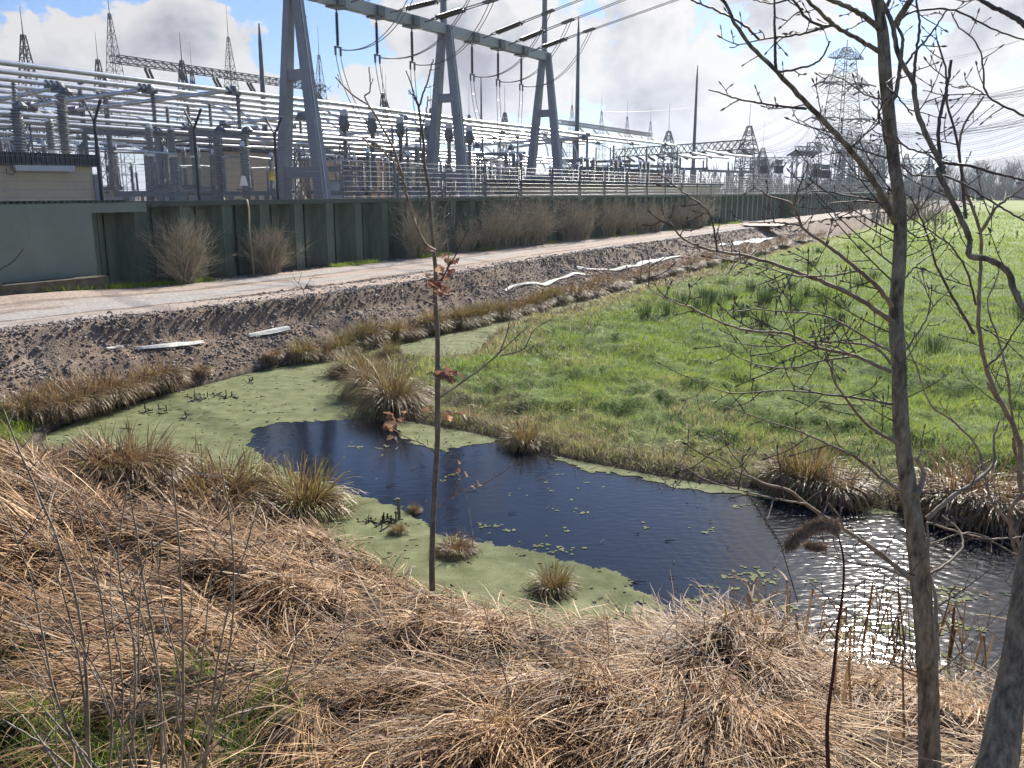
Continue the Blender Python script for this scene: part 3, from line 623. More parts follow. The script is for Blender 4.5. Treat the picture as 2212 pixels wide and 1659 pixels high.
    # flat ground dirt seen behind
make_wall()
def make_hatch():
    root = empty('steel_hatch_panel', ST(-4, -.45, 1.35), 'large flat grey green steel panel closing the left end of the sheet pile wall', 'steel panel')
    A = onp(*r5(575, 470), -.45); B = onp(*r5(615, 860), -.45); sA, _ = st_of(A)
    zt = onp(*r5(560, 405), -.45)[2]; zb = B[2]; zc = onp(*r5(600, 465), -.45)[2]
    mb = MB(); s0 = sA-9.
    mb.stbox(s0, sA, -.50, -.42, zb, zt)
    for q in (1.7, 3.4, 5.1, 6.8): mb.stbox(sA-q-.006, sA-q+.006, -.503, -.499, zb+.02, zt-.02)
    for q in (.45, .95, 1.45): mb.stbox(s0, sA, -.5025, -.4995, zb+q, zb+q+.008)
    mb.build('plate', hatch, root)
    e, _ = st_of(onp(*r5(930, 460), -.45))
    mb = MB(); mb.stbox(sA+.003, e, -.50, -.28, zc, zt); mb.build('lintel', hatch, root)
    mb = MB(); q0, _ = st_of(onp(*r5(755, 385), -.1)); S = np.arange(s0, q0, .16)
    for a in S: mb.stbox(a, a+.09, -.40, .30, zt+.015, zt+.075)
    mb.stbox(s0, q0, -.42, .30, zt, zt+.018); mb.build('corrugated_cover', pilec, root)
    l, _ = st_of(onp(*r5(655, 880), -.7)); mb = MB(); mb.stbox(s0, l, -.95, -.45, 1.0, zb-.04); mb.stbox(s0, l+.03, -.98, -.42, zb-.038, zb-.006)
    tag(mb.build('concrete_ledge', conc), 'mossy concrete ledge under the flat steel panel', 'ledge')
make_hatch()

def make_fence():
    root = empty('security_fence', ST(0, .1, 3.5), 'galvanised wire mesh fence with dark Y topped posts on the sheet pile wall', 'fence')
    mb = MB(); mb.tube([(0, 0, -.1), (0, 0, 2.05)], .042, 8); mb.box((0, 0, -.02), (.16, .16, .03))
    for sg in (-1, 1): mb.tube([(0, 0, 2.03), (0, sg*.36, 2.58)], .038 if sg < 0 else .03, 6)
    post = mb.build('post', postm, org=(0, 0, 0)); post.parent = root
    mb = MB(); Lp = 3.18; HF = 1.42
    for i in range(64): mb.tubes([[(i*Lp/64, 0, .06), (i*Lp/64, 0, 2.0)]], .0026, 3)
    for z in np.arange(.1, 2.05, .2):
        mb.tubes([[(0, -.006, z), (Lp, -.006, z)]], .0042, 3)
    mp = mb.build('mesh_panel', mesh_m, org=(0, 0, 0)); mp.parent = root
    mb = MB(); mb.tube([(0, 0, -.1), (0, 0, HF)], .024, 6); post2 = mb.build('post', galv, org=(0, 0, 0)); post2.parent = root
    mb = MB()
    for i in range(40): mb.tubes([[(i*Lp/40, 0, .06), (i*Lp/40, 0, HF)]], .002, 3)
    for z in np.arange(.06, HF+.01, .18): mb.tubes([[(0, -.006, z), (Lp, -.006, z)]], .006, 3)
    mp2 = mb.build('mesh_panel', mesh_m, org=(0, 0, 0)); mp2.parent = root
    s0 = -.52-4*3.21
    for i in range(45):
        b = s0+i*3.21; q = ST(b, .1, 3.52)-np.array(root.location)
        for k, pr in enumerate((post, mp) if i < 7 else (post2, mp2)):
            o = pr if (i == 0 or (i == 7)) else pr.copy()
            if i not in (0, 7): COL.objects.link(o); o.parent = root
            dq = np.array([0, 0, 0]) if k == 0 else np.array([WD[0]*.015, WD[1]*.015, 0])
            o.location = [float(v) for v in q+dq]; o.rotation_euler = (0, 0, WRZ+(random.uniform(-.02, .02) if k == 0 else 0))
    # tangled barbed wire between the Y tops
    mb = MB(); S = np.arange(s0, s0+3.21*6.6, .02); ph = S*2*math.pi/.62
    for tt, r_ in ((.1, .17),):
        pts = np.array([ST(a, tt+r_*math.cos(p)+.03*math.sin(a*3), 5.95+r_*math.sin(p)+.05*math.sin(a*1.7)) for a, p in zip(S[::3], ph[::3])]); mb.tubes(pts[None], .0035, 3)
    for sg in (-1, 1):
        for k in (.45, .75, 1.):
            pts = np.array([ST(a, .1+sg*.36*k, 3.52+2.03+.55*k-.02*math.sin((a-s0)/3.21*math.pi)**2) for a in np.arange(s0, s0+3.21*6, 1.07)]); mb.tubes(pts[None], .003, 3)
    mb.build('barbed_wire', mesh_m, root)
    # sign
    sg = empty('warning_sign', onp(*r5(1735, 240), .05), 'yellow triangular high voltage sign hanging on the fence mesh', 'sign')
    c = onp(*r5(1735, 215), .04); X = np.array([*WD, 0]); Z = np.array([0, 0, 1.]); T = np.array([*(-ND), 0])
    def tri(w, off, zc=0): return [c+T*off+X*(-w/2)+Z*(zc-w*.32), c+T*off+X*(w/2)+Z*(zc-w*.32), c+T*off+Z*(zc+w*.55)]
    yel = mat('yellow sign paint', (.75, .55, .05), .5); blk = mat('black sign ink', (.02, .02, .02), .5)
    mb = MB(); a = tri(.26, .0); b = tri(.26, .006); mb.add(a+b, [[0, 1, 2], [3, 4, 5]]); mb.add(a+b, [[0, 1, 4, 3], [1, 2, 5, 4], [2, 0, 3, 5]])
    mb.box(c-Z*.15+T*.003, (.24, .006, .1), [[*WD, 0], [*ND, 0], [0, 0, 1]]); pl_ = mb.build('plate', yel, sg)
    mb = MB(); t0 = tri(.22, .008); t1 = tri(.18, .008)
    mb.add(t0+t1, [[0, 1, 4, 3], [1, 2, 5, 4], [2, 0, 3, 5]])
    bo = [(.012, .07), (-.022, .0), (.004, .005), (-.012, -.055), (.026, .018), (.0, .014)]; bo = [c+T*.0085+X*u+Z*v for u, v in bo]; mb.add(bo, [[0, 1, 2], [2, 5, 0], [2, 3, 4], [4, 5, 2]]); mb.build('lightning_symbol', blk, pl_)
    mb = MB(); p = [c+T*.012+X*(.9)+Z*z for z in (0, 0, 0)]
    c2 = onp(*r5(1555, 262), .05)
    mb = MB(); V = [c2+X*-.17+Z*-.14, c2+X*.17+Z*-.14, c2+X*.08+Z*.16, c2+X*-.08+Z*.16]; mb.add(V+[v-T*.01 for v in V], [[0, 1, 2, 3], [7, 6, 5, 4], [0, 4, 5, 1], [1, 5, 6, 2], [2, 6, 7, 3], [3, 7, 4, 0]])
    tag(mb.build('enamel_plate', white), 'pale tapered plate fixed on the fence left of the yellow sign', 'plate')
    # drain hose over the wall
    pts = [onp(*r5(1500, 380), .2), onp(*r5(1545, 376), -.1), onp(*r5(1575, 382), -.3), onp(*r5(1588, 440), -.33), onp(*r5(1592, 560), -.33), onp(*r5(1605, 700), -.34), onp(*r5(1622, 865), -.4)]
    tag(MB().tube(pts, .03, 8).build('drain_hose', mat('cream plastic hose', (.62, .55, .36), .5), smooth=True), 'cream hose hanging over the sheet pile wall between the two nearest bushes', 'hose')
make_fence()

# ================================================================ switchyard
GZ = 2.6    # yard level
def sheds(h, r, n, z0=0., core=.6):
    pr = [(core*r, z0)]; p = h/n
    for i in range(n):
        z = z0+i*p; rr = r*(1 if i % 2 == 0 else .9); pr += [(core*r, z+.12*p), (rr, z+.42*p), (rr, z+.5*p), (core*r, z+.78*p)]
    pr.append((core*r, z0+h)); return pr
def insulator_proto(h, r, n, label='grey ribbed post insulator on a steel beam', m=None, dome=0):
    root = empty('post_insulator', (0, 0, 0), label, 'insulator')
    MB().lathe([(0, 0), (r*.95, 0), (r*.95, .06), (r*.6, .09), (0, .09)]).build('foot', galv, root)
    MB().lathe(sheds(h-.2, r, n, .085), sides=12).build('porcelain', m or porc, root)
    MB().lathe([(0, h-.12), (r*.7, h-.12), (r*.7, h-.03), (r*.45, h), (0, h)]).build('cap', galv, root)
    return root
bus_ts = [8., 10.1, 12.2]
send = float(st_of(onp(*r3(1000, 943), 8.))[0])
print('tube end s', send)
place = ['nearest', 'second', 'third']
def busbar(s0, s1, t, z, r, label, group='aluminium busbar tubes above the yard', clamps=()):
    root = empty('busbar_tube', ST(s0, t, z), label, 'busbar', group)
    k = max(2, int((s1-s0)/6)); S = np.linspace(s0, s1, k); sag = .04
    MB().tube([ST(a, t, z-sag*math.sin(math.pi*((a-s0) % 18)/18)) for a in S], r, 12).build('tube', alu, root, smooth=True)
    for c in clamps:
        if s0 < c < s1:
            mb = MB()
            for e in (-.22, 0, .22): mb.tube([ST(c+e-.04, t, z), ST(c+e+.04, t, z)], r*1.45, 10)
            mb.box(ST(c, t, z-r*1.3), (.6, .18, .1), [[*WD, 0], [*ND, 0], [0, 0, 1]]); mb.build('clamp', galv, root)
    return root
sup = [float(st_of(onp(*r1(1490, 575), 8.))[0]), 0, 0]
S_SUP = [sup[0]-18, sup[0], sup[0]+17, sup[0]+34, sup[0]+50]
print('sup', S_SUP)
for i, t in enumerate(bus_ts):
    busbar(-16, send-i*3.5, t, 7.85, .095, ['topmost thick silver tube running the length of the yard, nearest the fence', 'second thick silver tube below and behind the topmost one', 'third thick silver tube from the fence in the upper set'][i], clamps=[a-i*2.6 for a in S_SUP])
for i, t in enumerate([14.3, 16.4, 18.5, 20.6, 24, 27, 29.1, 31.2]):
    busbar(-20 if t > 20 else -16, 58-i, t, 7.85, .09, 'silver tube in the farther sets of high busbars behind the portal', 'farther high busbar tubes', clamps=[-8, 10, 28, 46])
for i, (t, z) in enumerate([(6.6, 6.15), (9.2, 6.15), (11.8, 6.15), (14.5, 6.5), (16, 6.15), (18, 6.5), (20.5, 6.15), (23, 6.5), (25, 6.15), (28, 6.15)]):
    busbar(-14+i, 20+i*4 if i < 3 else 60, t, z, .075, 'thinner silver tube in the lower level of busbars', 'lower level busbar tubes', clamps=[-6+i*.5, 8+i*.5, 24+i*.5, 44])
# right hand end: short tubes
for i, (a, b, t) in enumerate([(r3(1200, 970), r3(1490, 1010), 8.), (r3(1020, 998), r3(1190, 1018), 10.), (r3(1110, 985), r3(1340, 1016), 12.)]):
    A = onp(*a, t); B = onp(*b, t); r_ = empty('busbar_tube', A, ['short silver tube at the far right end of the busbars', 'short lower silver tube left of the far end', 'short middle silver tube near the far end'][i], 'busbar', 'short tubes at the far end')
    MB().tube([A, (A+B)/2-[0, 0, .1], B], .12, 8).build('tube', alu, r_, smooth=True)
# sloping cross tubes from the main tubes
for i, (a, ta, b, tb) in enumerate([(r1(1500, 580), 8., r1(470, 710), 13.5), (r1(960, 570), 10.1, r1(190, 682), 15.), (r1(380, 560), 12.2, r1(-60, 655), 16.), (r2(1060, 830), 12.2, r2(560, 865), 16), (r2(2110, 880), 8., r2(1420, 935), 14), (r3(420, 885), 8., r3(-60, 950), 15), (r1(1940, 745), 8., r1(1440, 800), 12.)]):
    A = onp(*a, ta); B = onp(*b, tb); root = empty('cross_tube', A, 'silver cross tube sloping down from the %s support to the left' % ['third', 'second', 'nearest', 'fifth', 'sixth', 'seventh', 'fourth'][i], 'busbar', 'sloping cross tubes')
    MB().tube([A, B], .085, 10).build('tube', alu, root, smooth=True)
    for e in (A, B):
        MB().lathe([(0, -.2), (.16, -.16), (.17, 0), (.16, .16), (0, .2)], e, 10, axis=(B-A)).box(e+np.array([0, 0, -.12]), (.5, .35, .14), [[*WD, 0], [*ND, 0], [0, 0, 1]]).build('clamp', galv, root)

# supports: an oblique beam with three post insulators on a twin leg column
insA = insulator_proto(1.75, .115, 22)
pA = Proto(insA)
def beam_support(a, ta, b, tb, zi, nleg, label, ins=(0, .5, 1.), ilabel='ribbed grey insulator'):
    A = onp(*a, ta); B = onp(*b, tb); zb = (A[2]+B[2])/2; A[2] = B[2] = zb
    root = empty('busbar_support', (*((A+B)/2)[:2], GZ), label, 'support', 'beams carrying the busbars')
    mb = MB().bar(A-(B-A)*.04, B+(B-A)*.04, .22, .26); mb.build('beam', galv, root)
    d = (B-A)/np.linalg.norm(B-A); m = (A+B)/2+(B-A)*nleg
    for sg in (-1, 1):
        q = m+d*sg*.24; MB().bar((q[0], q[1], GZ), (q[0], q[1], zb-.14), .16, .16).build('column', galvd, root)
    for z in np.arange(GZ+.4, zb-.3, .75): MB().bar(m-d*.16+[0, 0, z-m[2]], m+d*.16+[0, 0, z-m[2]], .03, .16).build('batten_plate', galvd, root)
    for k, f in enumerate(ins):
        q = A+(B-A)*f; hh = zi-zb-.13
        pA.put((q[0], q[1], zb+.132), WRZ, '%s, %s of three on the beam of the %s' % (ilabel, ['left', 'middle', 'right'][k], label.split(' support')[0]), 'post insulators under the busbars', scale=(1, 1, hh/1.75))
beam_support(r1(430, 850), 12.2, r1(1560, 850), 8., 7.76, .03, 'first wide steel support left of the portal', (0, .49, .985))
beam_support(r3(265, 1045), 12.2, r3(430, 1022), 8., 7.7, 0, 'steel support right of the third portal leg', (0, .5, 1.))
beam_support(r3(600, 1072), 11., r3(1010, 1065), 8., 7.6, 0, 'steel support before the end of the busbars', (0, .5, 1.))
beam_support(r3(1170, 1105), 10., r3(1490, 1100), 8., 6.9, .0, 'last steel support of the busbars', (0.02, .5, .98))
beam_support(r3(1030, 1092), 12., r3(1200, 1080), 9.5, 7.2, 0, 'steel support between the last two wide ones', (0, .45, 1.))
beam_support(r2(440, 1080), 9.5, r2(760, 1095), 7.5, 5.4, .1, 'low grey support right of the first portal leg', (0, .5, 1.))
# larger free columns
pB = Proto(insulator_proto(2.4, .17, 24, 'thick grey ribbed insulator column'))
for i, (u, v0, v1, t) in enumerate([(130, 700, 975, 5.), (425, 610, 985, 5.2), (1415, 850, 1200, 5.), (1590, 850, 1210, 4.6), (535, 950, 1060, 12), (680, 530, 640, 14), (520, 540, 640, 14)]):
    A = onp(*r1(u, v0), t); B = onp(*r1(u, v1), t); root = empty('insulator_column', (B[0], B[1], GZ), ['thick grey ribbed column at the far left above the building roof', 'tall thick ribbed column above the right corner of the building roof', 'left one of two thick ribbed columns before the tan building', 'right one of two thick ribbed columns before the tan building', 'short ribbed column behind the small steel post', 'right dark ribbed column high up among the tubes', 'left dark ribbed column high up among the tubes'][i], 'insulator', 'thick insulator columns')
    r_ = .2 if i < 4 else .13; MB().lathe(sheds(A[2]-B[2], r_, max(6, int((A[2]-B[2])/.085)), B[2]), (B[0], B[1], 0), 14).build('porcelain', porc, root)
    MB().tube([(B[0], B[1], GZ), (B[0], B[1], B[2])], .11, 8).build('pedestal', galv, root)
    MB().lathe([(0, 0), (r_, .0), (r_*1.1, .08), (r_*.5, .2), (0, .2)], A, 10).build('cap', galv, root)

# instrument transformers with white topped heads
def transformer_proto():
    root = empty('current_transformer', (0, 0, 0), 'x', 'transformer')
    MB().bar((0, 0, 0), (0, 0, 1.1), .3, .3).box((0, 0, 1.12), (.6, .6, .06)).build('pedestal', galv, root)
    MB().lathe([(0, 1.15), (.26, 1.15), (.26, 1.45), (.2, 1.5), (0, 1.5)], sides=14).build('base_tank', galv, root)
    MB().lathe(sheds(1.55, .21, 20, 1.5, .7), sides=14).build('porcelain', porc, root)
    mb = MB().lathe([(0, 3.05), (.2, 3.05), (.24, 3.12), (.36, 3.3), (.40, 3.45), (.36, 3.6), (.30, 3.7), (.31, 3.86), (0, 3.86)], sides=16); mb.box((0, 0, 3.45), (1.15, .16, .12)); mb.box((.55, 0, 3.45), (.06, .3, .3)); mb.box((-.55, 0, 3.45), (.06, .3, .3)); mb.build('head', mat('grey aluminium casting', (.20, .21, .22), .5, .3), root)
    MB().lathe([(.3, 3.86), (.31, 3.86), (.31, 4.12), (.27, 4.2), (.1, 4.23), (0, 4.23)], sides=16).build('dome', white, root)
    return root
pT = Proto(transformer_proto())
for i, (u, v) in enumerate([(565, 700), (745, 718), (925, 748), (1105, 770), (1240, 787), (1372, 805)]):
    q = onp(*r2(u, v), 7.2-.15*i); pT.put((q[0], q[1], q[2]-4.23*.86), WRZ+.4, scale=(.66, .66, .86), label= ['current transformer with a white top just right of the first portal leg', 'current transformer with a white top, second from the first portal leg', 'current transformer half hidden behind the twigs between two portal legs', 'current transformer with white top just left of the middle portal leg', 'current transformer seen between the feet of the middle portal leg', 'current transformer with a white top just right of the middle portal leg'][i], group='white topped current transformers')

# portal frames (they stand in front of the tubes)
PT = 4.5; K = .7316; SLEG = (11.7, 22.1, 32.4); ZTOP = 11.63; LEGX = [(606, 712), (936, 1010), (1144, 1210)]
def scrx(p):
    d = np.array(p, float)-[0, 0, CZ]; return CX+FPX*d[0]/(d[1]*math.cos(PITCH)-d[2]*math.sin(PITCH))
def hides_leg(s_, t): x = scrx(ST(s_, t, 3.6)); return t < 7.5 and any(a-8 < x < b+8 for a, b in LEGX)
def portal_leg(sc, label, top=ZTOP):
    root = empty('portal_frame_leg', ST(sc, PT, GZ), label, 'portal leg', 'A shaped legs of the big portal')
    tt = lambda z: .16+1.03*(top-z)/(top-GZ)
    hw = lambda z: .15+.09*(top-z)/(top-GZ)
    for sg in (1, -1):
        mb = MB(); V = []
        for z in (GZ, top):
            c = ST(sc, PT+sg*tt(z), 0)
            for i, j in ((-1, -1), (1, -1), (1, 1), (-1, 1)):
                V.append([c[0]+WD[0]*hw(z)*1.05*i+ND[0]*hw(z)*j, c[1]+WD[1]*hw(z)*1.05*i+ND[1]*hw(z)*j, z])
        mb.add(V, [[0, 1, 5, 4], [1, 2, 6, 5], [2, 3, 7, 6], [3, 0, 4, 7], [4, 5, 6, 7]]); mb.build('leg', galvd, root)
    for z, h in ((8.26, .40), (4.5, .44)):
        mb = MB(); mb.stbox(sc-.15, sc+.15, PT-tt(z)+hw(z), PT+tt(z)-hw(z), z-h/2, z+h/2); mb.build('cross_brace', galvd, root)
    off = lambda z: -tt(z)-hw(z)-.02
    MB().tube([ST(sc-.04, PT+off(z), z) for z in np.linspace(GZ, top, 6)], .02, 6).build('cable_duct', alu, root)
    for z in np.arange(5.2, top, .9): MB().box(ST(sc+.12, PT+off(z)+.01, z), (.04, .04, .04)).build('bolt', galv, root)
    for z in np.arange(6.2, top-1, 2.1): MB().box(ST(sc, PT+off(z)+.012, z), (.44, .03, .03), [[*WD, 0], [*ND, 0], [0, 0, 1]]).build('weld_seam', galvd, root)
    return root
portal_leg(SLEG[0], 'nearest and largest A shaped grey portal leg, its top cut by the picture edge')
portal_leg(SLEG[1], 'middle A shaped grey portal leg'); portal_leg(SLEG[2], 'farthest A shaped grey portal leg, the right one')
bm = empty('portal_beam', ST(12, PT, 11.2), 'long grey box beam across the tops of the portal legs', 'beam')
mb = MB(); mb.stbox(7, SLEG[2]+.3, PT-.2, PT+.2, 11.21, 11.68); gird = mb.build('girder', mat('light painted steel girder', (.40, .405, .41), .5, .15, var=.1, vscale=1), bm)
XH = [float(st_of(onp(*r2(u, v), PT))[0]) for u, v in ((515, 20), (772, 90), (1000, 155), (1388, 255), (1556, 305), (1706, 350))]
for q in XH:
    MB().stbox(q-.4, q+.4, PT-.25, PT+.25, 11.14, 11.205).stbox(q-.22, q+.22, PT-.34, PT-.203, 11.22, 11.64).build('bracket', galv, gird)
for i, sc in enumerate(SLEG[1:]):
    rt = empty('earth_wire_mast', ST(sc-.12, PT, 11.7), ['round grey pole rising from the middle portal leg', 'round grey pole rising from the right portal leg'][i], 'pole', 'poles on the portal legs')
    MB().tube([ST(sc-.12, PT, 11.69), ST(sc-.12, PT, 14.9)], [.17, .14], 12).build('pole', galvd, rt, smooth=True); MB().lathe([(0, 0), (.18, 0), (.18, .06), (0, .08)], ST(sc-.12, PT, 14.9)).build('cap', galv, rt)
def catenary(A, B, sag, k=12):
    f = np.linspace(0, 1, k)[:, None]; P = A*(1-f)+B*f; P[:, 2] -= sag*4*f[:, 0]*(1-f[:, 0]); return P
tens_far = [(r2(1130, -160), 50), (r2(1700, -120), 55), (r2(1700, -55), 56), (r2(2350, -110), 62), (r3(700, -20), 64), (r3(985, 0), 66)]
drop_end = [r2(790, 920), r2(975, 985), r2(1080, 960), r2(1440, 800), r2(1570, 850), r2(1690, 850)]
for i, q in enumerate(XH):
    ph = ['first', 'second', 'third', 'fourth', 'fifth', 'sixth'][i]
    root = empty('insulator_string', ST(q, PT, 9.3), '%s hanging dark insulator string from the left under the portal beam' % ph, 'insulator', 'strings hanging under the portal beam')
    MB().lathe(sheds(1.28, .085, 20, 9.69), ST(q, PT, 0), 10).build('sheds', porcb, root)
    MB().tube([ST(q, PT, 10.96), ST(q, PT, 11.14)], .035, 6).build('link', galv, root); mb = MB(); mb.stbox(q-.2, q+.2, PT-.04, PT+.04, 9.59, 9.65); mb.tube([ST(q, PT, 9.6), ST(q, PT, 9.72)], .045, 6)
    for e in (-.16, .16): mb.tube([ST(q+e, PT, 9.62), ST(q+e, PT, 9.29)], .05, 6)
    mb.build('yoke', galv, root)
    A = ST(q+.6, PT-.3, 11.45); F = at(*tens_far[i][0], tens_far[i][1]*K); d = (F-A)/np.linalg.norm(F-A); sd = np.cross(d, [0, 0, 1.]); sd /= np.linalg.norm(sd)
    rt = empty('tension_string', A, '%s pair of dark tension insulators from the left, fixed to the portal beam' % ph, 'insulator', 'tension insulators on the portal beam')
    for e in (-.16, .16): MB().lathe(sheds(1.4, .095, 20, 0), A+d*.8+sd*e, 10, axis=d).build('insulator_rod', porcb, rt)
    MB().tube([A, A+d*.55], .035, 6).bar(A+d*.55-sd*.19, A+d*.55+sd*.19, .045).build('yoke', galv, rt); MB().bar(A+d*2.34-sd*.19, A+d*2.34+sd*.19, .045).build('yoke', galv, rt)
    for e in (-.16, .16):
        MB().tube([A+d*.55+sd*e, A+d*.82+sd*e], .022, 5).build('link', galv, rt); MB().tube([A+d*2.19+sd*e, A+d*3.4+sd*e*.8], .025, 5).build('link', galv, rt); MB().tube([A+d*3.36+sd*e*.8, A+d*4.0+sd*e*.8], .055, 6).build('clamp', galv, rt)
        for z_ in (.84, 2.16): MB().tubes(np.array([[A+d*z_+sd*e+.125*(math.cos(w_)*sd+math.sin(w_)*np.cross(sd, d)) for w_ in np.linspace(0, 6.28, 13)]]), .011, 4).build('corona_ring', galv, rt)
    cd_ = empty('twin_conductor', A+d*3, '%s twin overhead conductor from the left, rising to the upper right from the portal' % ph, 'cable', 'conductors at the portal')
    mb = MB()
    for e in (-.13, .13): mb.tubes(catenary(A+d*2.6+sd*e, A+d*35+np.array([0, 0, .9])+sd*e, .36)[None], .020, 5)
    mb.build('span', wire, cd_)
    mb = MB()
    for e in (-.15, .15):
        S0 = ST(q+.18, PT+e*.3, 9.54); E0 = A+d*3.8+sd*e
        P = np.array([S0*(1-f)**2+2*f*(1-f)*np.array([E0[0]*.62+S0[0]*.38, E0[1]*.62+S0[1]*.38, S0[2]-.45])+E0*f*f for f in np.linspace(0, 1, 14)]); mb.tubes(P[None], .019, 5)
    mb.build('jumper', wire, cd_)
    mb = MB(); D = onp(*drop_end[i], 7.5)
    for e in (-.15, .15):
        S0 = ST(q+e, PT, 9.32); E0 = D+np.array([*WD, 0])*e*1.6
        P = np.array([S0*(1-f)**2+2*f*(1-f)*np.array([S0[0]*.9+E0[0]*.1, S0[1]*.9+E0[1]*.1, E0[2]*.55+S0[2]*.45])+E0*f*f for f in np.linspace(0, 1, 14)]); mb.tubes(P[None], .016, 5)
        if e > 0:
            for k in (4, 9): mb.tubes([[P[k], P[k]-np.array([*WD, 0])*.33]], .012, 4)
    mb.build('down_lead', wire, cd_)

# lightning masts
for i, (u, v, f, t) in enumerate([(1665, 150, r1, 22), (1447, 490, r2, 40), (2075, 110, r2, 12), (1142, 418, r3, 14)]):
    A = onp(*f(u, v), t); rt = empty('lightning_mast', (A[0], A[1], GZ), ['slender grey mast against the blue sky left of the nearest portal leg', 'thin distant mast between the middle and right portal legs', 'tall slender mast just right of the right portal leg', 'tall slender mast standing alone over the right part of the yard'][i], 'mast', 'slender lightning masts')
    h = A[2]-GZ; k = 1.15 if i != 1 else 1
    MB().tube([(A[0], A[1], GZ), (A[0], A[1], GZ+h*.55), (A[0], A[1], GZ+h*.9), tuple(A)], [.20*k, .15*k, .10*k, .04], 10).build('pole', galv, rt, smooth=True)
    MB().lathe([(0, 0), (.4, 0), (.4, .3), (0, .3)], (A[0], A[1], GZ), 8).build('footing', conc, rt)

# lattice towers and gantries
def lattice(mb, base, top, w0, w1, n, b, ax=None, k=.6):
    base = np.array(base, float); top = np.array(top, float); X = np.array([*WD, 0]) if ax is None else ax[0]; Y = np.array([*ND, 0]) if ax is None else ax[1]
    C = [(-1, -1), (1, -1), (1, 1), (-1, 1)]; f = 1-(1-np.arange(n+1)/n)**1.0
    def P(i, j): w = w0+(w1-w0)*f[i]; c = base+(top-base)*f[i]; return c+X*C[j][0]*w/2+Y*C[j][1]*w/2
    for j in range(4):
        mb.bar(P(0, j), P(n, j), b, b)
        for i in range(n):
            j2 = (j+1) % 4; mb.bar(P(i, j), P(i+1, j2), b*k, b*k); 
            if i % 2 == 0: mb.bar(P(i, j2), P(i+1, j), b*k, b*k)
            mb.bar(P(i+1, j), P(i+1, j2), b*k, b*k)
    return mb
def lattice_tower(q, h_top, w, label, group, h_spike=3., m=None, zb=GZ, n=9, wt=.25, shoulder=.62, b=.09):
    rt = empty('lattice_tower', (q[0], q[1], zb), label, 'lattice tower', group); H = h_top-zb; zs = zb+H*shoulder
    mb = MB(); lattice(mb, (q[0], q[1], zb), (q[0], q[1], zs), w*1.25, w, n, b); lattice(mb, (q[0], q[1], zs), (q[0], q[1], h_top), w, wt, n, b*.85); mb.build('lattice_body', m or lat, rt)
    MB().tube([(q[0], q[1], h_top), (q[0], q[1], h_top+h_spike)], [.05, .02], 5).build('spike', m or lat, rt); MB().box((q[0], q[1], h_top), (wt*1.3, wt*1.3, .12)).build('cap', m or lat, rt)
TG = 80.
tw = [(r1(703, 90), 'tallest lattice tower at the left end of the long lattice beam'), (r1(1467, 240), 'lattice tower in the middle of the left lattice beam, against white cloud'), (r1(2050, 355), 'lattice tower just right of the nearest portal leg'), (r3(335, 680), 'lattice tower just right of the farthest portal leg'), (r3(525, 715), 'second lattice tower right of the farthest portal leg'), (r3(690, 750), 'third lattice tower right of the farthest portal leg'), (r3(840, 780), 'lattice tower at the right end of the long lattice beam')]
TP = []
for i, (q, lb) in enumerate(tw):
    A = onp(*q, TG); TP.append(A); lattice_tower(A, A[2], 1.7, lb, 'towers of the long lattice beam', 4.4, b=.065)
gb = empty('lattice_beam', TP[0], 'long dark lattice beam carried by the pointed towers behind the busbars', 'lattice beam')
beamz = onp(*r1(780, 385), TG)[2]; sT = [float(st_of(p)[0]) for p in TP]; print('towers s', sT, 'beamz', beamz, [p[2] for p in TP])
mb = MB(); S = np.arange(sT[0], sT[-1]+.5, 1.35); h = .42
for i in range(len(S)-1):
    a, b = S[i], S[i+1]
    if sT[2]+.5 < a < sT[3]-8: continue
    for tt in (TG-.7, TG+.7):
        mb.bar(ST(a, tt, beamz+h), ST(b, tt, beamz-h) if i % 2 else ST(b, tt, beamz-h), .065); mb.bar(ST(a, tt, beamz-h), ST(b, tt, beamz+h), .065); mb.bar(ST(a, tt, beamz-h), ST(a, tt, beamz+h), .06)
    mb.bar(ST(a, TG-.7, beamz+h), ST(b, TG+.7, beamz+h), .07); mb.bar(ST(a, TG-.7, beamz-h), ST(b, TG+.7, beamz-h), .07)
for tt in (TG-.7, TG+.7):
    for zz in (-h, h):
        for a_, b_ in ((sT[0], sT[2]+.5), (sT[3]-8, sT[-1]+.5)): mb.bar(ST(a_, tt, beamz+zz), ST(b_, tt, beamz+zz), .11)
mb.build('girder', lat, gb)
k = 0
for u in list(np.linspace(905, 2000, 6)):
    A = onp(*r1(u, 385+(u-790)*.155+35), TG); s_, _ = st_of(A)
    for e in (0,):
        rt = empty('tension_string', ST(s_, TG-.8, beamz-.6), 'pair of dark insulators slanting down from the long lattice beam', 'insulator', 'dark insulator pairs under the lattice beam')
        mb = MB()
        for dd in (-.25, .25): mb.lathe(sheds(2.6, .19, 12, 0, .7), ST(s_+dd*1.2, TG-1.2, beamz-.9), 8, axis=np.array([-ND[0]*1.5-.8, -ND[1]*1.5, -.62]))
        mb.build('sheds', porcb, rt); MB().tube([ST(s_, TG-.75, beamz-.55), ST(s_, TG-1.2, beamz-.9)], .06, 5).build('link', lat, rt)
for s_ in np.arange(sT[3]+2, sT[-1], 8.):
    rt = empty('tension_string', ST(s_, TG-.8, beamz-.6), 'pair of dark insulators slanting down from the long lattice beam', 'insulator', 'dark insulator pairs under the lattice beam')
    mb = MB()
    for dd in (-.25, .25): mb.lathe(sheds(2.6, .19, 8, 0, .7), ST(s_+dd*1.2, TG-1.2, beamz-.9), 6, axis=np.array([-ND[0]*1.5-.8, -ND[1]*1.5, -.62]))
    mb.build('sheds', porcb, rt)
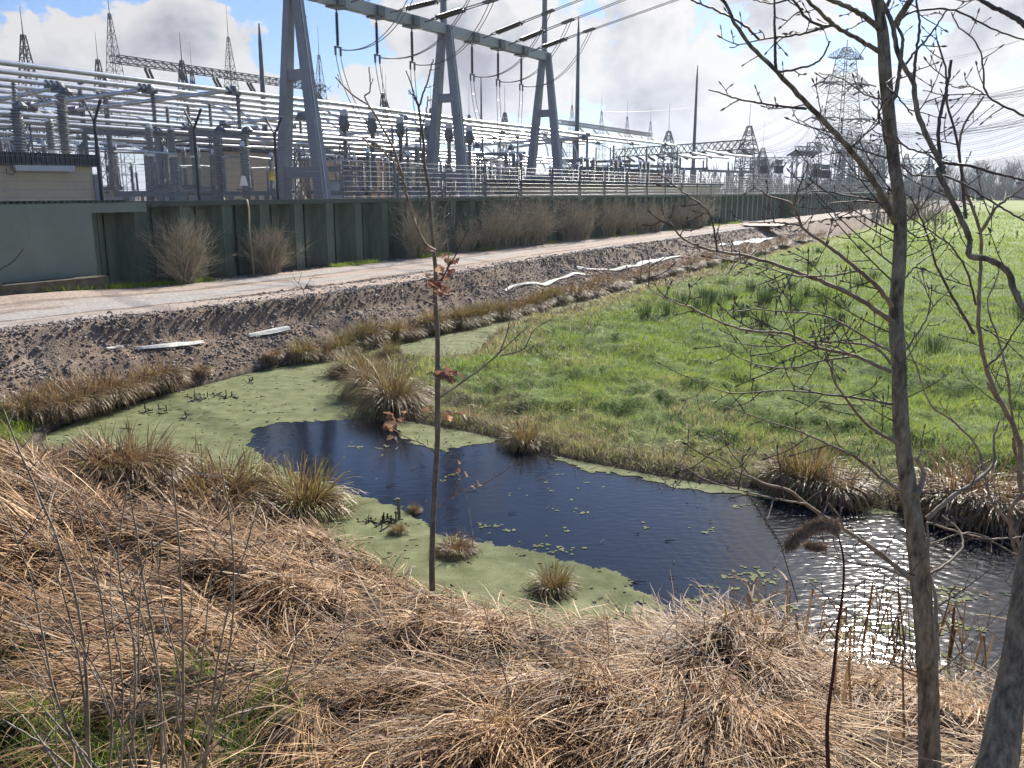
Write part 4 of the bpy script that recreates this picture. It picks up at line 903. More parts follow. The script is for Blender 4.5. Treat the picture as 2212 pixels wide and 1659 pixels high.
# further towers
for u, v, f, Y, w, lb in [(148, 228, r1, 75, 1.3, 'small lattice tower at the far left over the tubes'), (628, 385, r1, 120, 1.6, 'small distant tower left of the tallest lattice tower'), (1168, 392, r1, 85, 1.1, 'small tower behind the left lattice beam'), (1232, 455, r1, 150, 1.3, 'tiny distant tower behind the left lattice beam'), (815, 600, r2, 130, 1.3, 'distant tower between the first two portal legs'), (838, 655, r2, 160, 1.2, 'tiny tower beside the distant one between the first two portal legs'), (1123, 700, r2, 170, 1.3, 'tiny distant tower left of the middle portal leg'), (1600, 725, r2, 150, 1.6, 'distant tower left of the farthest portal leg'), (1370, 740, r2, 170, 1.2, 'tiny distant tower just right of the middle portal leg'),
                      (957, 845, r3, 150, 2.4, 'tower at the left part of the crosswise lattice beam'), (1475, 812, r3, 150, 3., 'tower at the right end of the crosswise lattice beam'), (1562, 952, r3, 230, 3.0, 'small distant tower right of the crosswise lattice beam'), (945, 950, r4, 230, 3.0, 'small tower right of the pylon body'), (1018, 980, r4, 250, 3., 'farther small tower right of the pylon body'), (875, 925, r4, 240, 3., 'small tower against the pylon body'), (1360, 1120, r4, 260, 3., 'small far tower right of the bare tree trunk'), (1530, 1160, r4, 280, 3.4, 'farthest small tower at the right end of the yard')]:
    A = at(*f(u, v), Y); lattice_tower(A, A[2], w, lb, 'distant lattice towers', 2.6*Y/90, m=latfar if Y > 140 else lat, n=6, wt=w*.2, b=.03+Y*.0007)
# crosswise gantries
def gantry(a, Ya, b, Yb, dep, label, cols=2, m=None, bw=.12):
    A = at(*a, Ya); B = at(*b, Yb); B[2] = A[2] if abs(B[2]-A[2]) < 3 else B[2]; n = max(6, int(np.linalg.norm(B-A)/dep/1.1)); rt = empty('lattice_gantry', (A[0], A[1], GZ), label, 'gantry', 'crosswise gantries in the far yard')
    d = (B-A)/np.linalg.norm(B-A); sd = np.cross(d, [0, 0, 1.]); P = [A+(B-A)*i/n for i in range(n+1)]; Z = np.array([0, 0, dep/2]); mb = MB()
    for i in range(n):
        for e in (-.5, .5):
            o = sd*dep*e*.8; mb.bar(P[i]+o-Z, P[i+1]+o+Z, bw*.7); mb.bar(P[i]+o+Z, P[i+1]+o-Z, bw*.7)
    for e in (-.5, .5):
        for z_ in (-1, 1): mb.bar(P[0]+sd*dep*e*.8+Z*z_, P[-1]+sd*dep*e*.8+Z*z_, bw)
    mb.build('girder', m or latfar, rt)
    for j in range(cols):
        q = A+(B-A)*j/max(1, cols-1); mb = MB(); lattice(mb, (q[0], q[1], GZ), q-Z, dep*1.3, dep*.8, 5, bw*.9); mb.build('column', m or latfar, rt)
    for i in range(0, n, max(1, n//8)):
        MB().tube([P[i]-Z, P[i]-Z-sd*2.2-np.array([0, 0, 1.])], .22, 6).build('insulator', porcb, rt)
gantry(r3(620, 985), 185, r3(1470, 932), 150, 1.5, 'light lattice gantry across the yard right of the tubes', 3, m=lat)
gantry(r3(1500, 1030), 230, r3(1840, 1022), 230, 1.4, 'dark low gantry left of the pylon foot', 2)
gantry(r4(1310, 1180), 250, r4(1540, 1172), 240, 1.8, 'low gantry right of the bare tree trunk', 2)
gantry(r4(690, 985), 200, r4(1150, 1110), 190, 3.0, 'heavy gantry beam in front of the pylon body', 3, m=latfar, bw=.18)
gantry(r4(550, 1080), 200, r4(760, 1075), 205, 1., 'short beam reaching left of the pylon foot', 1)
gantry(r4(930, 1045), 230, r4(1180, 1080), 225, 1.4, 'gantry beam right of the pylon body', 3)

# big pylon
def make_pylon():
    YP = 260.; c = at(*r4(848, 1320), YP); zt = at(*r4(848, 338), YP)[2]; rt = empty('transmission_pylon', (c[0], c[1], GZ), 'big steel lattice pylon with three crossarms behind the yard', 'pylon')
    K = YP/FPX/1.02*.29688*1.0; ang = R(20); X = np.array([math.cos(ang), math.sin(ang), 0]); Yv = np.array([-X[1], X[0], 0]); ax = (X, Yv)
    zz = lambda v: at(*r4(848, v), YP)[2]; b = np.array([c[0], c[1], 0.])
    lev = [(1330, 300*K), (1000, 205*K), (870, 160*K), (610, 120*K), (420, 84*K), (345, 30*K)]
    mb = MB()
    for (v0, w0), (v1, w1) in zip(lev[:-1], lev[1:]):
        z0 = GZ if v0 == 1330 else zz(v0); lattice(mb, b+[0, 0, z0], b+[0, 0, zz(v1)], w0*1.1, w1*1.1, 4 if v0 > 1000 else 4, .20, ax, .5)
    mb.build('body', latfar, rt)
    MB().tube([b+[0, 0, zz(345)], b+[0, 0, zz(290)]], .12, 4).build('peak', latfar, rt)
    tips = []
    for v, vt, half in ((425, 345, 155), (605, 520, 210), (862, 760, 262)):
        z = zz(v); zu = zz(vt); wB = np.interp(v, [345, 420, 610, 870], [30, 84, 120, 160])*K*1.1/2; mb = MB()
        for sg in (-1, 1):
            tip = b+X*sg*half*K+[0, 0, z]; tips.append(tip); n = 5
            for e in (-1, 1):
                r0 = b+X*sg*wB+Yv*e*wB+[0, 0, z]; ru = b+X*sg*wB*.8+Yv*e*wB*.5+[0, 0, zu]; mb.bar(r0, tip, .26 if v > 500 else .16); mb.bar(ru, tip+[0, 0, .3], .11)
                for i in range(n): p = r0+(tip-r0)*i/n; q = ru+(tip-ru)*(i+.5)/n; p2 = r0+(tip-r0)*(i+1)/n; mb.bar(p, q, .07); mb.bar(q, p2, .07)
            for i in range(n): mb.bar(b+X*sg*wB+Yv*wB+[0, 0, z]+(tip-(b+X*sg*wB+Yv*wB+[0, 0, z]))*i/n, b+X*sg*wB-Yv*wB+[0, 0, z]+(tip-(b+X*sg*wB-Yv*wB+[0, 0, z]))*(i+.5)/n, .16)
        mb.build('crossarm', latfar, rt)
    for tp in tips[2:]:
        for f in (1, .72, .45):
            mb = MB(); q = np.array([b[0]+(tp[0]-b[0])*f, b[1]+(tp[1]-b[1])*f, tp[2]]); mb.tube([q, q+Yv*3.2+[0, 0, -.9]], .2, 5); mb.tube([q, q-Yv*3.2+[0, 0, -.9]], .2, 5)
            P = np.array([q-Yv*3.2+[0, 0, -.9]+(Yv*6.4)*f2-np.array([0, 0, 4*2.2*f2*(1-f2)]) for f2 in np.linspace(0, 1, 7)]); mb.tubes(P[None], .06, 3); mb.build('insulator', porcb, rt)
    return b, X, Yv, tips
PB, PX_, PY_, PTIPS = make_pylon()
# overhead lines
def line(name_lbl, A, B, sag, r=.06, twin=.45, grp='overhead lines of the pylon'):
    A = np.array(A, float); B = np.array(B, float); mb = MB()
    for e in ((-twin/2, twin/2) if twin else (0,)): mb.tubes(catenary(A+[0, 0, e], B+[0, 0, e], sag, 24)[None], r, 4)
    o = mb.build('overhead_line', wire); tag(o, name_lbl, 'overhead line', grp)
for tp in PTIPS[2:]:
    for f in (1, .6):
        q = np.array([PB[0]+(tp[0]-PB[0])*f, PB[1]+(tp[1]-PB[1])*f, tp[2]-.9])
        hi_ = tp[2] > 40 or False
        yy = np.interp(tp[2], [20, 45], [700, 300])
        E = at(2300+f*30, np.interp(q[2], [18, 36], [245, 128])+f*18+(12 if tp[0] < PB[0] else 0), 120)
        line('twin cable running from a pylon crossarm to the upper right', q, E, 3.5, .035)
for tp in PTIPS[:2]: line('thin earth wire from the top crossarm to the upper right', tp, at(2300, 50 if tp[0] > PB[0] else 60, 110), 3, .022, 0)
for i, (a, Yb) in enumerate([((r3(980, 925)), 150), (r3(1100, 935), 150), (r3(1240, 930), 150), (r3(1330, 925), 150), (r3(1400, 925), 150), (r3(1520, 1020), 230), (r3(1600, 1022), 230), (r3(1700, 1022), 230)]):
    tp = [PTIPS[2], PTIPS[4], PTIPS[4], PTIPS[2], PTIPS[4], PTIPS[4], PTIPS[5], PTIPS[5]][i]; f = [1, 1, .6, .6, .5, .9, .5, .8][i]
    q = np.array([PB[0]+(tp[0]-PB[0])*f, PB[1]+(tp[1]-PB[1])*f, tp[2]-.9]); line('twin cable sagging from the pylon down to the gantry on its left', q, at(*a, Yb), 4., .04)
line('thin earth wire crossing the clouds to the pylon top', PTIPS[0], at(*r3(530, 718), 150), 4, .03, 0)
for i in range(8):
    line('far cable crossing the sky at the upper right behind the branches', at(1880+i*12, 250+i*9, 240), at(2320, 150+i*18, 150), 5., .03, .4, 'far cables at the right')

# ---------------------------------------------------------------- low yard equipment
def disconnector():
    rt = empty('disconnector', (0, 0, 0), 'x', 'switchgear'); mb = MB()
    for x in (-1, 1): MB().bar((x*.9, 0, 0), (x*.9, 0, 1.0), .16).build('column', galv, rt)
    MB().box((0, 0, 1.08), (2.8, .2, .16)).build('beam', galv, rt)
    for x in (-1.2, 0, 1.2):
        r_ = MB().lathe(sheds(1.15, .10, 14, 1.17), (x, 0, 0), 9).build('porcelain', porc, rt)
    MB().tube([(-1.2, 0, 2.4), (0, 0, 2.45), (1.2, 0, 2.4)], .035, 6).tube([(0, 0, 2.3), (0, 0, 2.5)], .06, 6).build('arm', alu, rt)
    return rt
def breaker():
    rt = empty('circuit_breaker', (0, 0, 0), 'x', 'switchgear')
    MB().box((0, 0, .75), (.55, .5, .8)).box((0, -.27, .75), (.4, .03, .6)).box((.0, 0, 1.18), (.62, .58, .04)).build('control_box', mat('light grey cabinet', (.42, .43, .44), .5), rt)
    MB().box((0, 0, 1.3), (2.4, .24, .2)).build('beam', galv, rt)
    for x in (-1.0, 0, 1.0):
        MB().lathe(sheds(1.0, .13, 12, 1.4), (x, 0, 0), 10).lathe(sheds(.9, .16, 10, 2.5, .7), (x, 0, 0), 10).build('porcelain', porc, rt)
        MB().lathe([(0, 2.4), (.14, 2.4), (.14, 2.5), (0, 2.5)], (x, 0, 0), 8).build('joint_flange', alu, rt); MB().lathe([(0, 3.4), (.12, 3.4), (.1, 3.55), (0, 3.58)], (x, 0, 0), 8).box((x, .15, 3.45), (.06, .5, .05)).build('terminal', alu, rt)
    return rt
def arrester():
    rt = empty('surge_arrester', (0, 0, 0), 'x', 'switchgear')
    MB().bar((0, 0, 0), (0, 0, 1.2), .14).box((0, 0, 1.22), (.4, .4, .05)).build('pedestal', galv, rt)
    MB().lathe(sheds(1.5, .13, 18, 1.25), (0, 0, 0), 10).build('porcelain', porc, rt)
    MB().lathe([(0, 2.74), (.09, 2.74), (.06, 2.9), (0, 2.9)], (0, 0, 0), 8).tubes(np.array([[(.3*math.cos(a), .3*math.sin(a), 2.7) for a in np.linspace(0, 6.28, 15)]]), .02, 4).build('grading_ring', alu, rt)
    return rt
def gatepost():
    rt = empty('steel_support_frame', (0, 0, 0), 'x', 'steel frame')
    for y in (-1.6, 1.6):
        mb = MB(); lattice(mb, (0, y, 0), (0, y, 3.6), .45, .35, 6, .06, (np.array([1., 0, 0]), np.array([0, 1., 0]))); mb.build('column', galv, rt)
    MB().box((0, 0, 3.7), (.2, 3.9, .2)).box((0, 0, 3.35), (.12, 3.2, .06)).build('beam', galv, rt)
    for y in (-1.4, 0, 1.4): MB().lathe(sheds(1.1, .10, 12, 3.8), (0, y, 0), 8).build('porcelain', porc, rt)
    return rt
PR = {'d': Proto(disconnector()), 'b': Proto(breaker()), 'a': Proto(arrester()), 'g': Proto(gatepost())}
LB = {'d': 'low three column disconnector %s', 'b': 'grey boxed circuit breaker %s', 'a': 'ringed surge arrester %s', 'g': 'steel insulator frame %s'}
rnd = random.Random(5)
zone = lambda s: 'left of the nearest portal leg' if s < 18 else ('between nearest and middle portal legs' if s < 32 else ('between middle and right portal legs' if s < 49 else 'right of the farthest portal leg'))
rows = [('a', 3.2, 3.1, 1.3), ('d', 4.6, 4.3, 0.), ('b', 6.8, 5.2, 0), ('a', 9.2, 2.7, .4), ('g', 12, 8.6, 0.), ('d', 16.5, 4.4, 0.), ('b', 20, 6, 0), ('g', 24, 7.7, 0), ('d', 28, 5.2, 0), ('g', 33, 8, 0), ('b', 37, 8, 0)]
for kind, t, step, z in rows:
    s_ = -6.+t*.35 if t < 9 else -14.
    depth = 'close behind the fence' if t < 8 else ('in the middle rows' if t < 21 else 'in the rear rows')
    while s_ < (60 if t < 30 else 80):
        if rnd.random() < .82 and not (t > 8 and s_ < -9+t*.1 and t < 14):
            q = ST(s_+rnd.uniform(-.5, .5), t+rnd.uniform(-.4, .4), GZ)
            if not (t < 8 and s_ < .8) and not hides_leg(s_, t):
                PR[kind].put(q, WRZ+rnd.choice([0, 0, math.pi/2, .05]), LB[kind] % (zone(s_)+' '+depth), 'yard equipment '+{'d': 'disconnectors', 'b': 'breakers', 'a': 'arresters', 'g': 'frames'}[kind])
        s_ += step*rnd.uniform(.85, 1.15)
# droppers between high tubes and low gear
for i in range(52):
    s_ = rnd.uniform(-8, 56); t = rnd.choice([8, 10.1, 12.2, 17, 19.1, 21.2]); z = rnd.choice([7.7, 6.1]); A = ST(s_, t, z); B = ST(s_+rnd.uniform(-.5, 2.2), t-rnd.uniform(.5, 3), rnd.uniform(4.6, 5.6))
    mb = MB()
    for e in (0, .12): mb.tubes(np.array([[A*(1-f)**2+2*f*(1-f)*np.array([B[0], B[1], A[2]-.2])+B*f*f+np.array([*WD, 0])*e for f in np.linspace(0, 1, 8)]]), .022, 4)
    tag(mb.build('dropper_cable', alu), 'pair of pale droppers curving from a tube down to the low gear', 'cable', 'droppers under the busbars')
# kiosks, buildings
def building(s0, s1, t0, t1, h, label, m, roof=True, par=.45, lamp=False, over=.12):
    rt = empty('service_building', ST((s0+s1)/2, (t0+t1)/2, GZ), label, 'building')
    mb = MB().stbox(s0, s1, t0, t1, GZ-.6, h-par); mb.build('wall', m, rt)
    mb = MB().stbox(s0-over, s1+over, t0-over, t1+over, h-par+.002, h); S = np.arange(s0-over, s1+over, .14)
    for a in S: mb.stbox(a, a+.07, t0-over-.03, t0-over-.002, h-par+.01, h-.01)
    mb.build('roof_fascia', roofm, rt)
    return rt
zr = onp(*r1(610, 995), 2.2)[2]; e_, _ = st_of(onp(*r1(612, 1060), 2.2))
b1 = building(e_-11, float(e_), 2.35, 5.6, zr, 'tan building with dark blue fascia behind the fence at the left edge', tan_m, par=.34)
A = onp(*r1(95, 1080), 2.2); B = onp(*r1(475, 1085), 2.2)
lr = empty('tube_light', A, 'white fluorescent tube light on the wall of the tan building', 'lamp'); mb = MB().bar(A, B, .12, .15); mb.build('housing', white, lr)
C_ = onp(*r1(40, 1085), 2.25); MB().tube([C_, C_+[0, 0, -.12], C_+[.1, .1, -.16], C_+[.16, .15, -.05], A], .012, 5).build('flex', postm, lr)
MB().stbox(e_+.0, e_+.26, 2.30, 2.5, GZ-.5, zr-.55).build('downpipe', galvd, b1)
for (a, b, t, v0, v1, dep, lb, m) in [(r1(1440, 930), r1(1810, 930), 20., 905, 985, 7, 'tan building with a dark roof left of the nearest portal leg', tan_m), (r2(-10, 930), r2(190, 930), 26, 905, 1000, 5, 'dark roofed building behind the nearest portal leg', brick), (r2(600, 980), r2(700, 980), 22, 965, 1020, 5, 'small tan building right of the nearest portal leg', tan_m), (r2(830, 980), r2(1140, 980), 24, 968, 1005, 6, 'tan building with flat dark roof left of the middle portal leg', tan_m), (r3(480, 1090), r3(980, 1090), 26, 1085, 1110, 6, 'low brick building under the end of the tubes', brick)]:
    a_, _ = st_of(onp(*a, t)); b_, _ = st_of(onp(*b, t)); z = onp(*( (a[0]+b[0])/2, v0*.33594), t)[2]; building(float(a_), float(b_), t, t+dep, z, lb, m, par=.7)
sA_, _ = st_of(onp(*r3(150, 1200), 2.5)); sB_, _ = st_of(onp(*r3(1290, 1200), 2.5)); zz_ = onp(*r3(700, 1180), 2.5)[2]
mb = MB().stbox(float(sA_), float(sB_), 2.5, 6., GZ-.2, zz_-.15); rt = empty('service_building', ST(float(sA_), 2.5, GZ), 'long low tan building just behind the fence right of the portal', 'building'); mb.build('wall', tan_m, rt); MB().stbox(float(sA_)-.2, float(sB_)+.2, 2.3, 6.2, zz_-.149, zz_+.12).build('roof', roofm, rt)
rngc = random.Random(3)
for i in range(16):
    s_ = 4+i*3.4+rngc.uniform(-1, 1); t = rngc.choice([2.6, 3.4, 5.6]); h = rngc.uniform(1., 1.7); w_ = rngc.uniform(.6, 1.2)
    if s_ > sA_-1: break
    if hides_leg(s_+w_/2, t): continue
    rt = empty('control_cabinet', ST(s_, t, GZ), 'light grey control cabinet behind the fence, one of the row at the wall top', 'cabinet', 'control cabinets behind the fence')
    MB().stbox(s_, s_+w_, t, t+.45, GZ, GZ+h).build('body', MATS['light grey cabinet'], rt); MB().stbox(s_+.05, s_+w_-.05, t-.015, t-.002, GZ+.1, GZ+h-.08).build('door', MATS['light grey cabinet'], rt); MB().stbox(s_+w_-.12, s_+w_-.09, t-.035, t-.016, GZ+h*.45, GZ+h*.6).build('handle', postm, rt.children[-1]); MB().stbox(s_-.04, s_+w_+.04, t-.05, t+.5, GZ+h+.002, GZ+h+.05).build('lid', galv, rt)
# power transformers near the pylon foot
for i, (u, v) in enumerate([(1560, 1095), (1660, 1095), (1900, 1120), (1960, 1125)]):
    q = at(*r3(u, v), 170); rt = empty('power_transformer', (q[0], q[1], GZ), ['dark finned transformer unit left of the pylon foot', 'second dark finned transformer unit left of the pylon foot', 'dark transformer under the pylon', 'second dark transformer under the pylon'][i], 'transformer', 'power transformers')
    MB().box((q[0], q[1], q[2]+.2), (1.4, 1.2, 1.4)).build('tank', mat('dark transformer tank %d' % i, (.05, .055, .055), .6), rt); mb = MB()
    for e in np.arange(-.9, 1., .36): mb.box((q[0]+e*.7, q[1]-.8, q[2]+.05), (.12, .3, 1.35))
    mb.build('radiator', MATS['dark painted fence post'], rt); MB().box((q[0], q[1], q[2]+1.45), (1.2, .9, .9)).build('conservator', latfar, rt)

def gpl(x, y):
    d = ray(x, y); k = np.geomspace(1.2, 160, 900)/d[1]; P = d[None]*k[:, None]+np.array([0, 0, CZ]); z = np.maximum(land(P[:, 0], P[:, 1])[0], 0); i = int(np.argmax(P[:, 2] < z)); return P[max(i, 1)]
# ================================================================ woody plants
def polycurve(pts, k=24):
    P = np.array(pts, float)
    if len(P) < 3: f = np.linspace(0, 1, k)[:, None]; return P[0]*(1-f)+P[-1]*f
    d = np.r_[0, np.cumsum(np.linalg.norm(np.diff(P, axis=0), axis=1))]; T = np.gradient(P, d, axis=0); q = np.linspace(0, d[-1], k)
    i = np.clip(np.searchsorted(d, q, side='right')-1, 0, len(P)-2); h = (d[i+1]-d[i])[:, None]; u = ((q-d[i])[:, None])/h
    return (2*u**3-3*u**2+1)*P[i]+(u**3-2*u**2+u)*h*T[i]+(-2*u**3+3*u**2)*P[i+1]+(u**3-u**2)*h*T[i+1]
def twigs_on(mb, C, rad, every=.09, lmin=.06, lmax=.35, rr=random, depth=1, r0=.0022, up=.35, spread=1.0, bud=True, start=.1):
    every *= .9; r0 *= 1.1
    """side twigs with buds along a centre line"""
    seg = np.linalg.norm(np.diff(C, axis=0), axis=1); d = np.r_[0, np.cumsum(seg)]; L_ = d[-1]; x = L_*start+rr.uniform(0, every)
    sub = []
    while x < L_:
        i = min(len(C)-2, int(np.searchsorted(d, x)-1)); i = max(i, 0); p = C[i]+(C[i+1]-C[i])*((x-d[i])/max(seg[i], 1e-6)); t = C[i+1]-C[i]; t = t/(np.linalg.norm(t)+1e-9)
        v = np.array([rr.gauss(0, 1), rr.gauss(0, .6), rr.gauss(0, 1)]); v -= v@t*t; v /= np.linalg.norm(v)+1e-9
        g = t*rr.uniform(.45, 1.)+v*spread; g /= np.linalg.norm(g); l = rr.uniform(lmin, lmax)*(1-.45*x/L_)
        k = 6; P = [p]; 
        for j in range(k-1):
            g = g+np.array([rr.gauss(0, .10), rr.gauss(0, .10), rr.gauss(0, .10)+up*.14]); g /= np.linalg.norm(g); P.append(P[-1]+g*l/(k-1))
        P = np.array(P); rb = min(r0*(.7+l/lmax*.8), float(np.interp(x, [0, L_], [rad[0], rad[-1]]))*.8+.0006); R_ = np.linspace(rb, rb*.55, k); 
        if bud: R_[-2] *= 1.05; 
        mb.tubes(P[None], R_[None], 4)
        if bud: mb.tubes(np.array([[P[-1]-g*.004, P[-1]+g*.003, P[-1]+g*.010, P[-1]+g*.019]]), np.array([[rb*.6, rb*1.5, rb*1.35, rb*.2]]), 4)
        if bud and rr.random() < .8:
            q = P[k//2]; w = np.array([rr.gauss(0, 1), rr.gauss(0, 1), rr.gauss(0, 1)]); w /= np.linalg.norm(w); mb.tubes(np.array([[q, q+w*.006, q+w*.013]]), np.array([[rb*.9, rb*1.1, rb*.2]]), 4)
        if depth > 0 and l > lmax*.45: sub.append((P, R_))
        x += every*rr.uniform(.7, 2.0)
    for P, R_ in sub: twigs_on(mb, P, R_, every*.75, lmin*.6, lmax*.5, rr, depth-1, r0*.75, up, spread, bud, .2)

def branch_px(pts, Y0, Y1, w0, w1, k=22):
    """centre line and radii of a limb read off as picture points, its depth running from Y0 to Y1, widths in picture units"""
    n = len(pts); P = np.array([at(x, y, Y0+(Y1-Y0)*i/(n-1)) for i, (x, y) in enumerate(pts)]); C = polycurve(P, k); R_ = np.linspace(w0*Y0, w1*Y1, k)/FPX/2
    return C, R_
def limb(root, pts, Y0, Y1, w0, w1, m, tw=None, ev=.075, lm=.26, rr=random, name='branch', k=26, sides=7, r0=.0020, depth=1, start=.12):
    C, R_ = branch_px(pts, Y0, Y1, w0, w1, k); C = C.copy()
    C[1:-1] += np.array([[rr.gauss(0, .0013) for _ in range(3)] for _ in range(k-2)])*min(1.5, Y0/3.5)
    bo = MB().tube(C, R_*(1+.06*np.sin(np.arange(k)*2.3)), sides).build(name, m, root, smooth=True)
    if tw is not None:
        t_ = MB(); twigs_on(t_, C, R_, ev, .05, lm, rr, depth, r0, start=start)
        if t_.n: t_.build('twigs', barkt, bo)['kind'] = 'stuff'
    return C

def make_tree1():
    rr = random.Random(21); Y = 3.55; base = gp(2007, 1625, 1.22)
    rt = empty('bare_tree', base, 'bare young tree with a straight grey brown trunk standing in the straw at the right', 'tree')
    T = [(2009, 1800), (2008, 1720), r9(1668, 1330), r9(1665, 1200), r9(1660, 900), r9(1640, 600), r9(1618, 330), r8(1585, 1100), r8(1540, 800), r8(1505, 500), r8(1490, 100), r7(1474, 1000), r7(1490, 760), r7(1500, 500), r7(1482, 250), r4(1275, 1250), r4(1255, 1080), r4(1228, 820), r4(1200, 500), r4(1185, 250), r4(1160, 100), r4(1130, -30), r4(1115, -200)]
    P = np.array([at(x, y, 3.5+.018*i) for i, (x, y) in enumerate(T)]); C = polycurve(P, 110); ws = np.interp(np.linspace(0, 1, 110), [0, .1, .2, .35, .5, .65, .78, .9, 1], [56, 50, 46, 42, 33, 30, 26, 27, 18])
    for q in (.22, .31, .36, .50, .53, .60): ws = ws*(1+.10*np.exp(-((np.linspace(0, 1, 110)-q)/.012)**2))
    MB().tube(C, ws*3.6/FPX/2, 16).build('trunk', bark, rt, smooth=True)
    tw = MB(); L_ = lambda *a, **k: limb(rt, *a, rr=rr, tw=tw, **k)
    L_([r4(1295, 1640), r4(1250, 1560), r4(1120, 1320), r4(940, 1080), r4(720, 840), r4(560, 680), r4(400, 510), r4(220, 330), r4(120, 190), r4(60, 60), r4(-40, -60)], 3.75, 3.3, 16, 6, bark, ev=.12, k=44)
    L_([r4(405, 510), r4(400, 380), r4(398, 200), r4(396, -20)], 3.45, 3.4, 7, 4, barkt, ev=.2, lm=.12)
    L_([r4(420, 525), r4(560, 500), r4(710, 450), r4(770, 370), r4(803, 300)], 3.45, 3.35, 5, 3.5, barkt, ev=.2, lm=.12)
    L_([r4(625, 792), r4(400, 765), r4(200, 735), r4(60, 695), r3(1340, 615), r3(1215, 578)], 3.5, 3.3, 6, 3, barkt, ev=.09, lm=.1)
    L_([r4(945, 1085), r4(1060, 975), r4(1165, 890)], 3.6, 3.6, 4, 2.5, barkt)
    L_([r4(1155, 375), r4(1000, 280), r4(820, 175), r4(640, 0), r4(560, -90)], 3.8, 3.4, 10, 6, bark, ev=.12)
    L_([r4(815, 185), r4(550, 255), r4(280, 290), r4(70, 345)], 3.6, 3.4, 6, 2, barkt, ev=.08, lm=.14)
    L_([r4(785, 190), r4(700, 175), r4(610, 110), r4(535, 5), r4(380, 25), r4(240, 0)], 3.6, 3.4, 7, 2.5, barkt, ev=.1, lm=.15)
    L_([r4(1165, 215), r4(1090, 150), r4(1000, 85), r4(800, -5), r4(700, -60)], 3.8, 3.5, 12, 8, bark, ev=.15, lm=.2)
    L_([r4(285, 285), r4(180, 190), r4(70, 120), r4(-60, 60), r3(1100, 0)], 3.45, 3.35, 5, 4, barkt, ev=.15, lm=.1)
    L_([r4(1200, 210), r4(1190, 120), r4(1215, 40), r4(1250, -40)], 3.8, 3.8, 9, 7, bark)
    L_([r4(1270, 190), r4(1330, 90), r4(1400, -20)], 3.85, 3.8, 15, 12, bark)
    L_([r4(1290, 160), r4(1380, 90), r4(1500, 70), r4(1680, 68), r4(1880, 160), r4(2060, 240), r4(2240, 300)], 3.9, 4.1, 5, 3, barkt, ev=.12, lm=.2)
    L_([r4(1245, 740), r4(1275, 690), r4(1300, 560), r4(1320, 400), r4(1325, 270), r4(1285, 180)], 3.75, 3.9, 10, 6, bark, ev=.14)
    L_([r4(1160, 900), r4(1150, 830), r4(1180, 745), r4(1060, 690), r4(960, 620), r4(860, 560), r4(720, 530)], 3.7, 3.6, 4, 2, barkt, ev=.07, lm=.12)
    L_([r4(1200, 1050), r4(1190, 960), r4(1150, 800), r4(1105, 740)], 3.7, 3.6, 5, 3, barkt, ev=.06, lm=.08)
    # lower left limbs
    L_([r7(1455, 1050), r7(1270, 920), r7(1060, 820), r7(850, 740), r7(620, 670), r7(430, 640), r7(250, 570), r7(180, 490), r7(125, 420)], 3.6, 3.0, 12, 2.5, barkl, ev=.06, lm=.2, k=40)
    L_([r7(1450, 960), r7(1380, 860), r7(1250, 740), r7(1080, 610), r7(930, 490), r7(880, 370), r7(760, 330), r7(650, 262)], 3.6, 3.3, 11, 3, barkl, ev=.08, lm=.2, k=40)
    L_([r7(1255, 757), r7(1060, 785), r7(870, 778), r7(680, 720), r7(450, 680)], 3.5, 3.2, 5, 2, barkl, ev=.06)
    L_([r7(920, 490), r7(780, 475), r7(600, 470), r7(545, 455)], 3.4, 3.2, 4, 2, barkt, ev=.06, lm=.12)
    L_([r7(445, 645), r7(430, 540), r7(402, 430), r7(250, 300), r7(105, 190)], 3.2, 3., 4.5, 2.5, barkt, ev=.07, lm=.12)
    L_([r7(890, 375), r7(905, 300), r7(930, 240), r7(970, 130)], 3.3, 3.2, 4, 2, barkt, ev=.06, lm=.12)
    L_([r7(1440, 1335), r7(1230, 1240), r7(1000, 1190), r7(860, 1120), r7(580, 1090), r7(420, 1030), r7(280, 960), r7(180, 930), r7(0, 815)], 3.55, 2.9, 9, 1.8, barkl, ev=.06, lm=.24, k=40)
    L_([r7(1455, 1228), r7(1290, 1130), r7(1080, 1020), r7(850, 990), r7(580, 980), r7(480, 1010)], 3.55, 3.1, 6, 1.8, barkl, ev=.07)
    L_([r7(1400, 1190), r7(1050, 1160), r7(700, 1190), r7(480, 1150)], 3.6, 3.2, 5, 1.6, barkl, ev=.07)
    L_([r7(1445, 1290), r7(1360, 1200), r7(1300, 1185)], 3.5, 3.5, 7, 4, barkl)
    L_([r7(1210, 1250), r7(1050, 1270), r7(900, 1310), r7(700, 1300), r7(560, 1250), r7(430, 1160)], 3.4, 3.1, 5, 1.8, barkl, ev=.07)
    L_([r7(1230, 1242), r7(1080, 1180), r7(980, 1190), r7(800, 1130), r7(690, 1100)], 3.4, 3.1, 4, 1.5, barkl, ev=.06)
    L_([r8(1455, 372), r8(1290, 340), r8(1120, 320), r8(850, 290), r8(500, 300), r8(280, 215)], 3.6, 3.1, 6, 1.5, barkt, ev=.09)
    L_([r8(1485, 600), r8(1290, 470), r8(1190, 340), r8(1120, 240), r8(1090, 140), r8(1060, 70)], 3.55, 3.3, 9, 3, barkl, ev=.1)
    L_([r8(1510, 870), r8(1400, 800), r8(1250, 680), r8(1060, 590), r8(900, 520), r8(720, 460), r8(480, 380)], 3.5, 3.0, 8, 1.8, barkl, ev=.08, k=36)
    L_([r8(1555, 1375), r8(1370, 1220), r8(1160, 1080), r8(950, 940), r8(850, 860), r8(740, 835), r8(640, 790), r8(480, 720), r8(360, 640)], 3.45, 2.8, 13, 2, barkl, ev=.08, k=40)
